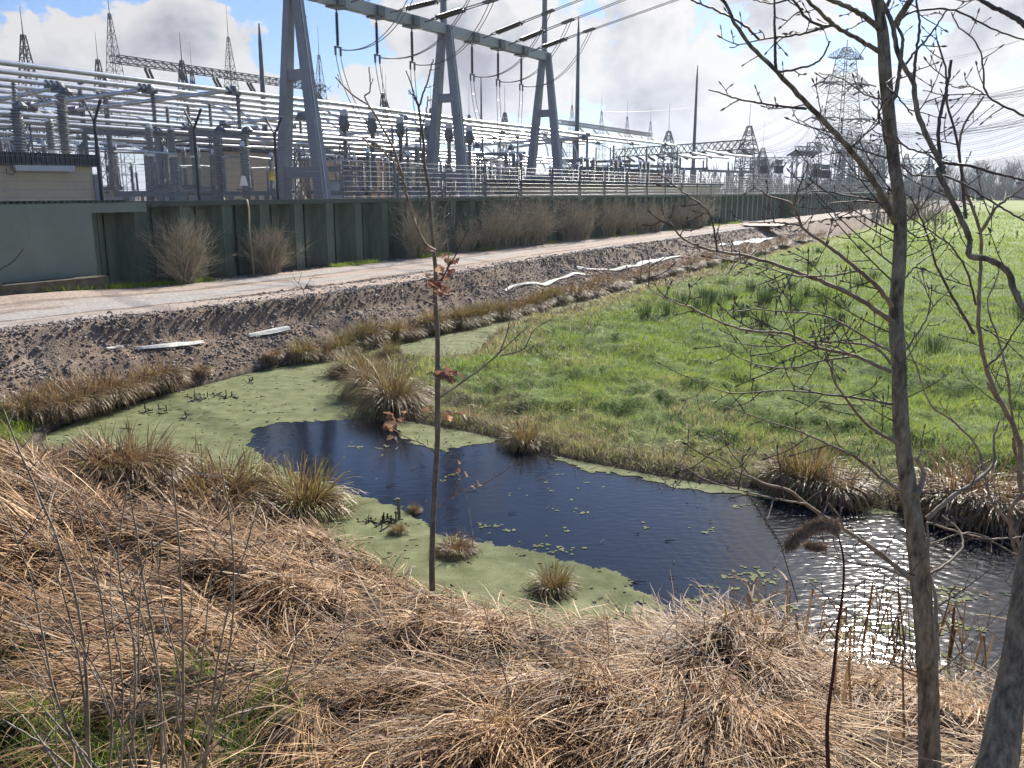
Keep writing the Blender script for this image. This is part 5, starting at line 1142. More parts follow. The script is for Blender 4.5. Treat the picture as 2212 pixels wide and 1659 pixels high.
    L_([r8(955, 942), r8(750, 910), r8(560, 860), r8(370, 800), r8(200, 690)], 3.1, 2.8, 5, 1.5, barkl, ev=.07)
    L_([r8(1520, 1362), r8(1400, 1310), r8(1320, 1300), r8(1180, 1270), r8(1060, 1230), r8(940, 1160)], 3.4, 3.1, 6, 2, barkl, ev=.09)
    L_([r8(1170, 1085), r8(1150, 1020), r8(1110, 970), r8(1080, 930)], 3.2, 3.1, 5, 2, barkl, ev=.06, lm=.12)
    L_([r7(1450, 400), r7(1430, 375), r7(1250, 355), r7(1090, 370), r7(1000, 430), r7(950, 485)], 3.7, 3.5, 4, 2, barkt, ev=.1)
    L_([r7(1455, 420), r7(1400, 370), r7(1200, 320), r7(960, 305), r7(890, 380)], 3.7, 3.4, 4, 2, barkt, ev=.1)
    # right of the trunk
    L_([r8(1650, 1030), r8(1800, 900), r8(1980, 780), r8(2040, 700), r8(2040, 560), r8(2070, 470)], 3.6, 3.9, 12, 4, barkl, ev=.12, lm=.2)
    L_([r8(1590, 900), r8(1620, 830), r8(1630, 750), r8(1580, 680)], 3.6, 3.7, 17, 8, barkl, ev=.3, lm=.08)
    L_([r8(1630, 740), r8(1600, 680), r8(1640, 630)], 3.65, 3.7, 6, 4, barkl)
    L_([r8(1680, 1345), r8(1800, 1260), r8(1860, 1180), r8(1840, 1100), r8(1740, 1010)], 3.5, 3.8, 7, 4, barkl, ev=.1, lm=.15)
    L_([r9(1715, 760), r9(1705, 500), r9(1700, 380), r9(1665, 270), r8(1660, 1200), r8(1655, 1050)], 3.45, 3.6, 11, 5, barkl, ev=.12, lm=.2)
    L_([r7(1500, 480), r7(1600, 560), r7(1700, 520), r7(1790, 450)], 3.7, 3.9, 4, 2, barkt)
    L_([r7(1500, 820), r7(1620, 700), r7(1700, 640), r7(1760, 540)], 3.7, 3.9, 4, 2, barkt, ev=.08)
    L_([r7(1530, 1210), r7(1620, 1080), r7(1690, 960), r7(1800, 850)], 3.7, 3.9, 4, 2, barkt, ev=.08)
    for q in range(26):   # short twigs from the trunk itself
        c = C[rr.randrange(18, 92)]; v = np.array([rr.choice([-1, 1])*rr.uniform(.5, 1), rr.uniform(-.6, .6), rr.uniform(.1, .9)]); v /= np.linalg.norm(v); l = rr.uniform(.15, .6)
        P = np.array([c+v*l*f+np.array([0, 0, .15*l*f*f]) for f in np.linspace(0, 1, 7)]); tw.tubes(P[None], np.linspace(.0035, .0016, 7)[None], 4); twigs_on(tw, P, [.003, .0016], .07, .04, .16, rr, 0, .0018)
    if tw.n: tw.build('twigs', barkt, rt)['kind'] = 'stuff'
make_tree1()
def make_tree2():
    rr = random.Random(5); rt = empty('leaning_tree', gp(2150, 1690, 1.2), 'thick leaning tree trunk leaving the picture at the lower right corner', 'tree')
    P = np.array([at(x, y, 2.9+.05*i) for i, (x, y) in enumerate([(2118, 1740), r9(2075, 1290), r9(2100, 1100), r9(2150, 850), r9(2200, 500), r9(2250, 150), (2262, 1080), (2285, 850), (2300, 600), (2330, 200), (2350, -200)])]); C = polycurve(P, 70); MB().tube(C, np.interp(np.linspace(0, 1, 70), [0, .15, .4, 1], [100, 66, 44, 24])*3/FPX/2, 16).build('trunk', bark, rt, smooth=True)
    tw = MB(); L_ = lambda *a, **k: limb(rt, *a, rr=rr, tw=tw, **k)
    L_([(2300, 720), (2240, 690), r7(2200, 960), r7(2160, 880), r7(2130, 780), r7(2060, 710), r7(1960, 680), r7(1895, 672), r7(1900, 570), r7(1850, 460), r7(1790, 330), r7(1720, 170), r4(1620, 1250), r4(1550, 1080), r4(1490, 950), r4(1440, 820), r4(1420, 700), r4(1405, 600), r4(1330, 470), r4(1280, 320), r4(1255, 180), r4(1170, 0), r4(1110, -120)], 3.3, 3.5, 15, 9, bark, ev=.14, lm=.3, k=80)
    L_([r4(1345, 475), r4(1400, 400), r4(1500, 290), r4(1580, 180), r4(1650, 75)], 3.5, 3.6, 5, 3, barkt, ev=.1, lm=.12)
    L_([r4(1410, 590), r4(1425, 400), r4(1450, 230), r4(1430, -20)], 3.5, 3.6, 7, 4, barkt, ev=.12)
    L_([r4(1610, 1185), r4(1700, 1195), r4(1800, 1205), r4(2000, 1260), r4(2240, 1320)], 3.5, 3.4, 7, 5, barkt, ev=.08, lm=.25)
    L_([r4(1605, 1150), r4(1590, 1000), r4(1600, 850), r4(1650, 640), r4(1682, 440)], 3.5, 3.6, 8, 6, barkt, ev=.1, lm=.2)
    L_([r4(1790, 1590), r4(1760, 1300), r4(1720, 1000), r4(1655, 750), r4(1640, 500), r4(1580, 295)], 3.5, 3.7, 7, 3.5, barkt, ev=.08, lm=.25)
    L_([r4(2260, 230), r4(2180, 150), r4(2100, 105), r4(1980, 45), r4(1860, -20)], 3.3, 3.4, 12, 8, barkt, ev=.12, lm=.2)
    L_([r4(2250, 860), r4(2080, 780), r4(1940, 685), r4(1920, 560), r4(1900, 400), r4(1820, 260), r4(1735, 195), r4(1685, 90)], 3.4, 3.5, 5, 2.5, barkt, ev=.07, lm=.16)
    L_([r4(1935, 690), r4(1800, 685), r4(1640, 690), r4(1475, 655)], 3.45, 3.5, 3, 2, barkt, ev=.06, lm=.12)
    L_([r4(1930, 690), r4(1820, 630), r4(1740, 640), r4(1660, 610)], 3.45, 3.5, 3, 2, barkt, ev=.06, lm=.1)
    L_([r4(1290, 1000), r4(1340, 1060), r4(1430, 1100), r4(1500, 1115), r4(1575, 1175)], 3.6, 3.5, 4, 4, barkt, ev=.08)
    L_([r4(1630, 1280), r4(1800, 1350), r4(1950, 1450), r4(2100, 1540), r4(2240, 1620)], 3.5, 3.3, 5, 4, barkt, ev=.06, lm=.3)
    L_([r4(1320, 1200), r4(1400, 1270), r4(1480, 1280), r4(1600, 1285)], 3.6, 3.5, 4, 3, barkt, ev=.1)
    L_([r4(1270, 560), r4(1210, 620), r4(1280, 690), r4(1400, 840)], 3.7, 3.5, 4, 3, barkt, ev=.1)
    if tw.n: tw.build('twigs', barkt, rt)['kind'] = 'stuff'
    # slimmer stems growing between
    rt = empty('slender_tree', gp(2290, 1560, .8), 'slender grey stems of a young tree behind the leaning trunk at the right edge', 'tree'); tw = MB(); L_ = lambda *a, **k: limb(rt, *a, rr=rr, tw=tw, **k)
    L_([(2290, 1560), (2270, 1250), (2240, 1100), r8(2215, 900), r8(2180, 560), r8(2110, 420), r8(2010, 250), r7(2060, 1490), r7(1990, 1300), r7(1955, 1100), r7(1958, 800), r7(1965, 600), r7(1958, 520), r7(1900, 350), r7(1860, 200), r7(1840, 0), r4(1780, 900), r4(1860, 780), r4(1920, 700)], 4.6, 4.4, 19, 4, barkl, ev=.12, lm=.35, k=80)
    L_([r7(1960, 530), r7(2000, 470), r7(2050, 390), r7(2130, 330), r7(2212, 270)], 4.5, 4.4, 8, 4, barkl, ev=.1, lm=.3)
    L_([r7(1925, 1115), r7(1800, 900), r7(1700, 700), r7(1670, 600), r7(1640, 500), r7(1600, 420), r7(1560, 320)], 4.4, 4.3, 7, 3, barkt, ev=.09, lm=.3)
    L_([r7(1935, 950), r7(1880, 750), r7(1800, 620), r7(1700, 540), r7(1620, 490), r7(1530, 425)], 4.4, 4.3, 5, 2.5, barkt, ev=.09, lm=.3)
    L_([r7(1960, 1080), r7(2060, 1130), r7(2240, 1180)], 4.5, 4.4, 3, 2.5, barkt, ev=.08)
    L_([r7(1990, 1310), r7(2080, 1230), r7(2110, 1180), r7(2212, 1020)], 4.5, 4.4, 5, 3, barkt, ev=.1)
    L_([(2300, 1150), r8(2180, 720), r8(2140, 400), r7(2090, 1240), r7(2030, 1050), r7(2000, 940), r7(2060, 780), r7(2060, 700)], 4.2, 4.3, 8, 2.5, barkl, ev=.1)
    if tw.n: tw.build('twigs', barkt, rt)['kind'] = 'stuff'
    rt = empty('twiggy_shrub', gp(2230, 1480, .4), 'thin grey forked shrub stems rising from the far bank behind the trunks', 'shrub'); tw = MB(); L_ = lambda *a, **k: limb(rt, *a, rr=rr, tw=tw, **k)
    L_([(2250, 1310), r8(2212, 1320), r8(2190, 1200), r8(2130, 1060), r8(2020, 920), r8(1990, 780), r8(1930, 600), r8(1820, 480), r8(1680, 380), r8(1600, 180), r8(1530, 0)], 4.6, 4.9, 9, 2.5, barkl, ev=.10, lm=.35, k=50)
    L_([r8(2212, 880), r8(2150, 950), r8(2135, 1100), r8(2180, 1250), r8(2240, 1330)], 4.5, 4.6, 9, 7, barkl, ev=.1, lm=.35)
    L_([r8(1650, 1050), r8(1850, 1110), r8(2000, 1145), r8(2240, 1130)], 4.3, 4.5, 5, 4, barkl, ev=.07, lm=.3)
    L_([r8(1660, 1180), r8(1900, 1110), r8(2100, 1200), r8(2240, 1280)], 4.3, 4.5, 4, 3, barkl, ev=.07, lm=.35)
    if tw.n: tw.build('twigs', barkl, rt)['kind'] = 'stuff'
make_tree2()

def leaf(mb, p, size, rr):
    """curled lobed dead leaf"""
    n = 9; a = rr.uniform(0, 6.28); X = np.array([math.cos(a), math.sin(a), rr.uniform(-.6, .6)]); X /= np.linalg.norm(X); Z = np.array([rr.gauss(0, 1), rr.gauss(0, 1), rr.gauss(0, 1)]); Y_ = np.cross(Z, X); Y_ /= np.linalg.norm(Y_); Z = np.cross(X, Y_)
    V = []; 
    for i in range(n):
        u = i/(n-1); w = size*.34*math.sin(math.pi*min(1, u*.92+.08))**.7*(1 if i % 2 else .62); c = p+X*size*u+Z*size*.25*math.sin(u*2.6)
        cu = size*.22
        V += [c-Y_*w+Z*cu*(w/size), c+Z*0, c+Y_*w+Z*cu*(w/size)*1.4]
    F = []
    for i in range(n-1): F += [[3*i, 3*i+1, 3*i+4, 3*i+3], [3*i+1, 3*i+2, 3*i+5, 3*i+4]]
    mb.add(V, F, rr.random())
def make_sapling():
    rr = random.Random(9); b = gp(933, 1262, .8); YS = float(b[1]); print('sapling Y', YS)
    rt = empty('oak_sapling', b, 'slim young tree with clusters of brown dead leaves standing at the water in the middle', 'tree')
    tr = [(934, 1275), rc(720, 280), rc(725, 0), rd(735, 900), rd(750, 600), rd(750, 450), rd(755, 150), r6(748, 1650), r6(748, 1200), r6(735, 1000), r6(738, 850), r6(725, 700), r6(705, 480), r6(690, 280), r6(665, 150), r2(1080, 950), r2(1055, 760), r2(1045, 680)]
    P = np.array([at(x, y, YS+.01*i) for i, (x, y) in enumerate(tr)]); C = polycurve(P, 70); MB().tube(C, np.interp(np.linspace(0, 1, 70), [0, .1, .5, .75, 1], [15, 13, 12, 9, 5])*YS/FPX/2, 10).build('trunk', mat('olive grey sapling bark', (.13, .11, .07), .8, 0, col2=(.27, .235, .17), vscale=16, bump=.4, bscale=50), rt, smooth=True)
    tw = MB(); L_ = lambda *a, **k: limb(rt, *a, rr=rr, tw=tw, sides=6, **k)
    y = YS
    L_([r2(1048, 690), r2(1070, 620), r2(1110, 500), r2(1138, 380)], y, y, 4.5, 2.6, barkt, ev=.16, lm=.09)
    L_([r2(1050, 690), r2(1015, 600), r2(990, 520), r2(966, 455)], y, y, 4, 2.4, barkt, ev=.12, lm=.09)
    L_([r2(1060, 850), r2(1090, 740), r2(1106, 620)], y, y, 3.4, 2.4, barkt, ev=.2, lm=.06)
    L_([r2(1050, 700), r2(1010, 620), r2(980, 580)], y, y, 3, 2.2, barkt, ev=.2, lm=.05)
    L_([r6(735, 705), r6(690, 680), r6(620, 560), r6(570, 420), r6(545, 320), r6(525, 230), r2(880, 950), r2(800, 800), r2(735, 690), r2(650, 630), r2(590, 580), r2(510, 495)], y, y-.4, 7.5, 2.8, barkl, ev=.25, lm=.18, k=40)
    L_([r6(525, 235), r6(480, 150), r6(350, 20), r2(820, 960), r2(740, 940), r2(680, 880)], y, y-.3, 4.5, 2.4, barkl, ev=.2, lm=.14)
    L_([r2(740, 700), r2(700, 620), r2(728, 590), r2(728, 430)], y-.2, y-.3, 3.5, 2.4, barkt, ev=.2, lm=.07)
    L_([r6(768, 900), r6(850, 760), r6(910, 640), r6(955, 560)], y, y-.2, 3.5, 1.8, barkt, ev=.3, lm=.1)
    L_([r6(745, 960), r6(820, 780), r6(810, 640), r6(790, 500), r6(830, 360), r6(855, 270)], y, y+.1, 2.8, 1.8, barkl, ev=.3, lm=.14)
    L_([r6(735, 1050), r6(640, 1020), r6(540, 950), r6(475, 890)], y, y-.2, 2.5, 1.2, barkt, ev=.2, lm=.1)
    L_([r6(750, 990), r6(860, 960), r6(960, 940), r6(1130, 930)], y, y+.2, 2, 1, barkt, ev=.3, lm=.1)
    L_([r6(770, 1640), r6(900, 1550), r6(1050, 1440), r6(1140, 1360), r6(1200, 1200), r6(1220, 1050), r6(1180, 900)], y, y-.2, 5, 1.8, barkl, ev=.2, lm=.2)
    L_([r6(1140, 1362), r6(1250, 1260), r6(1340, 1180)], y-.1, y-.2, 3, 1.5, barkt, ev=.15, lm=.2)
    L_([r6(1150, 1380), r6(1300, 1330), r6(1360, 1220), r6(1480, 1140)], y-.1, y-.2, 3, 1.5, barkt, ev=.15, lm=.2)
    L_([rd(735, 720), rd(650, 660), rd(560, 625), rd(500, 590), rd(450, 560)], y, y-.15, 4, 2, barkl, ev=.15, lm=.1)
    L_([rd(750, 1070), rd(870, 985), rd(1020, 920), rd(1150, 860), rd(1220, 800)], y, y-.2, 3, 1.2, barkl, ev=.12, lm=.16)
    L_([rd(860, 990), rd(880, 920), rd(920, 850), rd(890, 770)], y, y-.2, 2.5, 1, barkl, ev=.1, lm=.1)
    L_([rd(745, 1180), rd(790, 1130), rd(850, 1060), rd(850, 960)], y, y-.2, 2, 1, barkl, ev=.1, lm=.1)
    L_([rd(980, 1330), rd(960, 1150), rd(930, 1000), rd(870, 850), rd(800, 880)], y-.3, y, 2.5, 1, barkl, ev=.2, lm=.1)
    if tw.n: tw.build('twigs', barkt, rt)['kind'] = 'stuff'
    lf = MB()
    for (u, v, f, n, sz) in [(790, 760, r6, 4, .13), (800, 800, r6, 4, .12), (770, 840, r6, 4, .13), (715, 850, r6, 3, .11), (735, 900, r6, 5, .12), (745, 935, r6, 4, .1), (810, 950, r6, 4, .14), (780, 980, r6, 4, .13), (825, 965, r6, 2, .12), (690, 690, r6, 2, .08), (730, 715, r6, 2, .08), (860, 1470, r6, 4, .15), (820, 1500, r6, 5, .15), (810, 1530, r6, 5, .14), (880, 1490, r6, 2, .12), (850, 470, rd, 4, .16), (830, 480, rd, 3, .14), (715, 440, rd, 2, .1), (500, 530, rd, 4, .15), (460, 570, rd, 3, .14), (490, 600, rd, 3, .13), (545, 510, rd, 3, .12), (440, 515, rd, 3, .08), (565, 460, rd, 2, .08), (1000, 935, rd, 4, .08), (925, 870, rd, 2, .09), (890, 785, rd, 2, .08), (1030, 905, rd, 1, .06), (915, 845, rd, 2, .07)]:
        for _ in range((n+1)//2+(n > 3)): leaf(lf, at(*f(u+rr.uniform(-22, 22), v+rr.uniform(-20, 20)), y+rr.uniform(-.08, .08)), sz*rr.uniform(.45, .85), rr)
    o = lf.build('dead_leaves', leafm, rt); o['kind'] = 'stuff'
make_sapling()

def make_left_shrub():
    rr = random.Random(77); rt = empty('bare_shrub', gp(330, 1700, 1.9), 'bare shrub of many thin grey stems fanning up at the lower left corner', 'shrub'); tw = MB()
    S = [([(195, 1680), (159, 1276), (110, 1130), (45, 980), (7, 884)], 8), ([(190, 1690), (120, 1500), (60, 1230), (0, 1083)], 6), ([(235, 1700), (240, 1450), (205, 1230), (166, 1088)], 6), ([(350, 1690), (345, 1480), (310, 1250), (276, 1039)], 7), ([(280, 1690), (290, 1400), (255, 1200), (262, 1130), (276, 1050)], 6), ([(395, 1690), (395, 1400), (388, 1200), (371, 1015)], 7), ([(430, 1700), (505, 1300), (500, 1150), (474, 985)], 6), ([(440, 1690), (490, 1330), (530, 1190), (562, 1073)], 6), ([(400, 1700), (440, 1400), (455, 1250), (467, 1161)], 5), ([(330, 1700), (300, 1420), (320, 1180), (362, 1073)], 4),
         ([(365, 1700), (330, 1400), (215, 1130), (186, 1080)], 5), ([(300, 1700), (235, 1500), (100, 1300), (0, 1220)], 5), ([(250, 1700), (120, 1560), (0, 1430)], 5), ([(200, 1700), (80, 1600), (-20, 1540)], 7), ([(380, 1700), (560, 1520), (700, 1420), (745, 1350)], 5), ([(400, 1700), (520, 1500), (640, 1380), (720, 1300)], 4), ([(420, 1700), (470, 1500), (600, 1340)], 3.5), ([(310, 1700), (340, 1500), (230, 1290), (140, 1180), (100, 1130)], 4), ([(270, 1700), (200, 1450), (60, 1290), (-10, 1250)], 4), ([(410, 1690), (380, 1500), (415, 1300), (420, 1160)], 4), ([(340, 1690), (390, 1480), (350, 1300), (340, 1170)], 5), ([(220, 1700), (150, 1580), (40, 1330), (-10, 1290)], 5), ([(300, 1690), (280, 1520), (310, 1350), (235, 1170)], 4.5), ([(150, 1700), (60, 1560), (0, 1500)], 6), ([(185, 1700), (186, 1560), (150, 1330), (120, 1230)], 7), ([(240, 1700), (330, 1500), (430, 1430), (520, 1360)], 3), ([(120, 1700), (110, 1500), (20, 1380)], 4), ([(260, 1690), (262, 1450), (240, 1320), (240, 1200)], 5)]
    for pts, w in S:
        yb = rr.uniform(2.2, 2.8); limb(rt, pts, yb, yb+rr.uniform(-.1, .25), w*1.15, w*.45, barkl, tw=tw, ev=.11, lm=.24, rr=rr, name='stem', k=20, sides=6, r0=.0016, depth=0, start=.25)
    if tw.n: tw.build('twigs', barkt, rt)['kind'] = 'stuff'
    # loose twig at the left edge by the wall
    rt = empty('stray_twig', at(-20, 590, 3.2), 'thin twig poking in from the left edge in front of the green panel', 'twig'); C, R_ = branch_px([r5(-60, 980), r5(0, 975), r5(0, 830), r5(80, 780), r5(150, 695)], 3.2, 3.2, 3, 2); MB().tube(C, R_, 5).build('stem', barkt, rt)
make_left_shrub()

def reedish():
    rr = random.Random(4); rt = empty('reed_stalk', gp(1600, 1700, 1.7), 'dark red brown stalk with a drooping fluffy seed head in front of the water', 'reed')
    C, R_ = branch_px([r9(1085, 1420), r9(1080, 1100), r9(1115, 820), r9(1140, 560), r9(1172, 330), r9(1165, 130), r9(1130, 20)], 2.0, 1.9, 11, 4, 30); MB().tube(C, R_, 8).build('stem', mat('dark red stalk', (.07, .02, .02), .5), rt, smooth=True)
    mb = MB(); A, _ = branch_px([r9(1140, 40), r8(1130, 1080), r8(1060, 1050), r8(980, 1080), r8(900, 1140), r8(855, 1190)], 1.9, 1.9, 3, 2, 60)
    for c in A[6:]:
        for _ in range(34):
            v = np.array([rr.gauss(0, 1), rr.gauss(0, 1), rr.gauss(-.5, 1)]); v /= np.linalg.norm(v); l = rr.uniform(.008, .020); mb.tubes(np.array([[c, c+v*l, c+v*l+np.array([0, 0, -.006])]]), np.array([[.0009, .0008, .0003]]), 3)
    Bc, _ = branch_px([r8(960, 1180), r8(1010, 1195), r8(1065, 1190)], 1.9, 1.9, 3, 2, 20)
    for c in Bc:
        for _ in range(26):
            v = np.array([rr.gauss(0, 1), rr.gauss(0, 1), rr.gauss(-.5, 1)]); v /= np.linalg.norm(v); mb.tubes(np.array([[c, c+v*.010, c+v*.013]]), np.array([[.0009, .0008, .0003]]), 3)
    mb.build('seed_head', mat('fluffy brown seeds', (.42, .28, .18), .9, 0, col2=(.75, .58, .42), vscale=60, trans=.45), rt)
    rt = empty('dock_stalk', gp(1750, 1330, .4), 'thin leaning stalk with small brown seeds hanging over the ripples', 'plant'); C, R_ = branch_px([r9(910, 430), r9(850, 230), r9(800, 80), r8(720, 1040), r8(660, 940), r8(610, 880)], 3., 2.9, 3, 1.5, 30); MB().tube(C, R_, 5).build('stem', barkt, rt)
    mb = MB()
    for c in C[13:]:
        for _ in range(5):
            v = np.array([rr.gauss(0, 1)]*1+[rr.gauss(0, 1), rr.gauss(0, 1)]); v /= np.linalg.norm(v); mb.lathe([(0, -.003), (.0032, 0), (0, .003)], c+v*.007, 5)
    mb.build('seeds', mat('brown seeds', (.12, .06, .045), .8), rt)
reedish()

# bushes against the wall
def bush_proto(nst, h, wd, seed, dens=1.):
    rr = random.Random(seed); g = np.random.default_rng(seed); mb = MB(); n = nst; k = 7
    for lvl in range(2):
        n = int(nst*(1 if lvl == 0 else 3.5*dens)); q = g.random(n)*6.28
        if lvl == 0:
            b = np.stack([g.normal(0, .13 if dens < 3 else .42, n)*wd, g.normal(0, .05, n), np.zeros(n)], -1); le = g.uniform(.38, 1., n)*h; lean = np.abs(g.normal(0, .50 if dens < 3 else .22, n))*wd
            d = np.stack([np.cos(q)*lean, np.sin(q)*lean*.45, np.ones(n)], -1)
        else:
            i = g.integers(0, len(P0_), n); j = g.integers(2, k-1, n); b = P0_[i, j]; le = g.uniform(.12, .34 if dens < 3 else .26, n)*h; dd = P0_[i, j]-P0_[i, j-1]; dd /= np.linalg.norm(dd, axis=1, keepdims=True)
            d = dd+np.stack([g.normal(0, .75, n), g.normal(0, .5, n), g.normal(.05, .45, n)], -1)
        d /= np.linalg.norm(d, axis=1, keepdims=True); P = np.zeros((n, k, 3)); P[:, 0] = b
        for s_ in range(1, k):
            d = d+g.normal(0, .13 if dens < 3 else .22, (n, 3))+np.array([0, 0, .03]); d /= np.linalg.norm(d, axis=1, keepdims=True); P[:, s_] = P[:, s_-1]+d*(le/(k-1))[:, None]
        if lvl == 0: P0_ = P
        r0 = (.008 if lvl == 0 else .0038); mb.tubes(P, np.linspace(r0, r0*.35, k)[None].repeat(n, 0), 3, a=np.clip(g.normal(.5 if lvl == 0 else .6, .25, n), 0, 1))
    return mb
BP = []
bk = bpy.data.materials
for sd, (nst, h, wd, dn) in enumerate([(300, 2.1, 1.1, 2.2), (270, 2.0, 1.05, 2.2), (70, 2.9, .85, 5.), (80, 2.7, 1.15, 5.5), (60, 1.9, .8, 4.)]):
    o = bush_proto(nst, h, wd, sd+40, dn).build('wall_bush', brush, org=(0, 0, 0)); BP.append(Proto(o)); o['category'] = 'bush'
bl = [(rd, 0, 0)]
for i, (px, kind, t, sx, sz, lb) in enumerate([(r5(1190, 900), 0, -.85, 1.0, .98, 'rounded bush of pale brown stems nearest the green panel'), (r5(1730, 870), 1, -.8, .95, .88, 'second rounded pale brown bush beside the hanging hose'),
        (r6(610, 760), 2, -.7, 1.0, 1.05, 'tall dark brushwood climbing over the wall behind the sapling'), (r6(700, 730), 4, -.9, .8, .9, 'short brushwood right behind the sapling trunk'), (r6(930, 715), 4, -.7, .8, .95, 'small rounded twiggy bush right of the sapling'), (r6(1090, 700), 3, -.7, .8, .95, 'first of the dense brown bushes right of the sapling'), (r6(1200, 685), 2, -.75, 1.2, 1.1, 'dense tall brown bush left of the farthest portal leg'), (r6(1330, 670), 3, -.7, 1.1, 1.1, 'widest dense bush below the farthest portal leg'), (r6(1420, 655), 2, -.8, 1.1, 1.08, 'dark bush below the farthest portal leg'),
        (r6(1600, 640), 2, -.7, 1.1, 1.15, 'brown bush past the farthest portal leg'), (r6(1680, 625), 3, -.8, .8, 1.0, 'lower brown bush past the farthest portal leg'), (r6(1850, 615), 3, -.7, 1.0, 1.12, 'brown bush half way along the wall'), (r6(1960, 605), 2, -.7, 1.0, 1.0, 'slim bush half way along the wall'), (r6(2060, 595), 3, -.7, 1.0, .95, 'sparse bush in the right half of the wall'), (r6(2150, 588), 3, -.7, 1.1, .95, 'next sparse bush along the wall to the right'), (r7(230, 505), 2, -.7, 1.2, 1.0, 'faint bush before the last dark clump'), (r7(350, 480), 2, -.8, 1.7, 1.2, 'last dark clump of brushwood at the wall'), (r7(320, 485), 3, -.8, 1.3, 1.1, 'brushwood joined to the last dark clump')]):
    q = onp(px[0], px[1], t); z = float(land([q[0]], [q[1]])[0][0]); BP[kind].put((q[0], q[1], z-.02), WRZ+(i % 3-1)*.15, lb, 'bushes along the sheet pile wall', scale=(sx, 1, sz))
# small yellow green bush far along the wall
mb = bush_proto(160, 2.6, .9, 99, 3.); o = mb.build('evergreen_bush', rush, org=(0, 0, 0)); q = onp(*r7(840, 420), -.6); o.location = (q[0], q[1], 1.2); tag(o, 'small yellow green bush at the far part of the wall', 'bush')

# sedge tussocks
def tussock(nb, rad, h, seed, abase, green):
    global rng
    keep = rng; rng = np.random.default_rng(seed); n = nb; q = U(n, 0, 6.28); rr = np.sqrt(rng.random(n))*rad*.55; mb = MB()
    base = np.stack([rr*np.cos(q), rr*np.sin(q), np.full(n, -.03)+.12*h*rng.random(n)], -1)
    a = np.clip(rng.normal(abase, .16, n)+(rng.random(n) < green)*.5, 0, 1); up = (rng.random(n) < green*.7)
    blades(mb, base, q+rng.normal(0, .5, n), U(n, .55, 1.15)*h*1.35, np.where(up, U(n, 0, .35), U(n, .15, .8)), np.where(up, U(n, .2, 1.2), U(n, 1.6, 2.8)), U(n, .006, .012), 6, a, wob=.5)
    rng = keep; return mb
TPR = [Proto(tag(tussock(1300, .42, .42, 61, .33, .10).build('sedge_tussock', sedge, org=(0, 0, 0)), None, 'tussock')), Proto(tag(tussock(1100, .36, .42, 62, .36, .35).build('sedge_tussock', sedge, org=(0, 0, 0)), None, 'tussock')), Proto(tag(tussock(1200, .32, .85, 63, .28, .25).build('sedge_tussock', sedge, org=(0, 0, 0)), None, 'tussock'))]
def put_t(px, kind, sc, lb, grp='sedge tussocks at the water', z=.02):
    q = gpl(px[0], px[1]); TPR[kind].put((q[0], q[1], max(z, float(land([q[0]], [q[1]])[0][0]))-.02), random.uniform(0, 6), lb, grp, scale=(sc*1.2, sc*1.2, sc*1.2))
for px, k, sc, lb in [((465, 1095), 0, 1.15, 'large brown tussock at the left part of the near shore'), ((525, 1085), 1, .95, 'green tipped tussock next to the large brown one on the near shore'), ((655, 1105), 1, 1.0, 'green and brown tussock standing at the edge of the dark water'), ((195, 1000), 1, .6, 'small green tussock at the left end of the pond'), ((300, 1030), 0, .9, 'low brown tussock at the left end of the near shore'), ((385, 1070), 0, .9, 'brown tussock left of the large one'), ((240, 1020), 0, .8, 'drooping tussock right of the small green one'), ((985, 1195), 0, .38, 'small dark tussock right of the sapling'), ((1195, 1275), 1, .40, 'ragged tussock with upright blades by the pale weed'), ((895, 1105), 1, .16, 'tiny tuft in the duckweed left of the sapling'), (rd(500, 1235), 1, .2, 'tiny green tuft in the duckweed below the tiny one'),
                      ((760, 808), 1, .85, 'yellowish tussock at the tip of the tongue in the pond'), ((800, 845), 2, .62, 'tall dark tussock behind the duckweed at the tongue'), ((850, 880), 2, .72, 'tallest rush tussock on the tongue left of the sapling'), ((748, 815), 0, .5, 'small brown tussock at the very tip of the tongue'), ((845, 770), 1, .6, 'yellow tussock behind the tall rush tussock'), (rd(1300, 680), 1, .62, 'tussock standing in the water right of the sapling'), ((1740, 1050), 1, .9, 'green bladed sedge clump across the water left of the bare trunk'), ((1800, 1065), 0, .8, 'brown sedge clump across the water beside the bare trunk'), ((1690, 1040), 1, .6, 'small sedge clump left of the green bladed one'), ((2060, 1080), 0, 1., 'brown reed clump right of the bare trunk'), ((2140, 1100), 0, 1., 'dark sedge clump near the right edge')]:
    put_t(px, k, sc, lb)
# row along the ditch
rr = random.Random(8)
row = [(700, 772), (660, 775), (730, 760), (765, 738), (800, 735), (850, 728), (880, 722), (915, 712), (950, 712), (985, 705), (1015, 700), (1050, 690), (1085, 690), (1110, 676), (1140, 672), (1170, 660), (1195, 652), (1230, 648), (1265, 640), (1290, 625), (1330, 620), (1370, 607), (1400, 600), (1440, 592), (1480, 583), (1520, 572), (1560, 562), (1600, 552), (1640, 545), (1680, 535), (1720, 524), (1760, 515)]
for i, (x, y) in enumerate(row):
    for e in range(2 if x > 900 else 1):
        put_t((x+rr.uniform(-10, 10)+e*14, y+rr.uniform(-3, 3)-e*5), rr.choice([0, 1, 1]) if x < 1200 else 0, rr.uniform(.65, .95)*(1 if x < 1200 else 1.15), 'brown sedge tussock in the row '+('between the duckweed and the gravel bank' if x < 900 else ('along the ditch behind the sapling' if x < 1200 else 'along the far part of the ditch')), 'tussocks in the row along the ditch', z=.05)
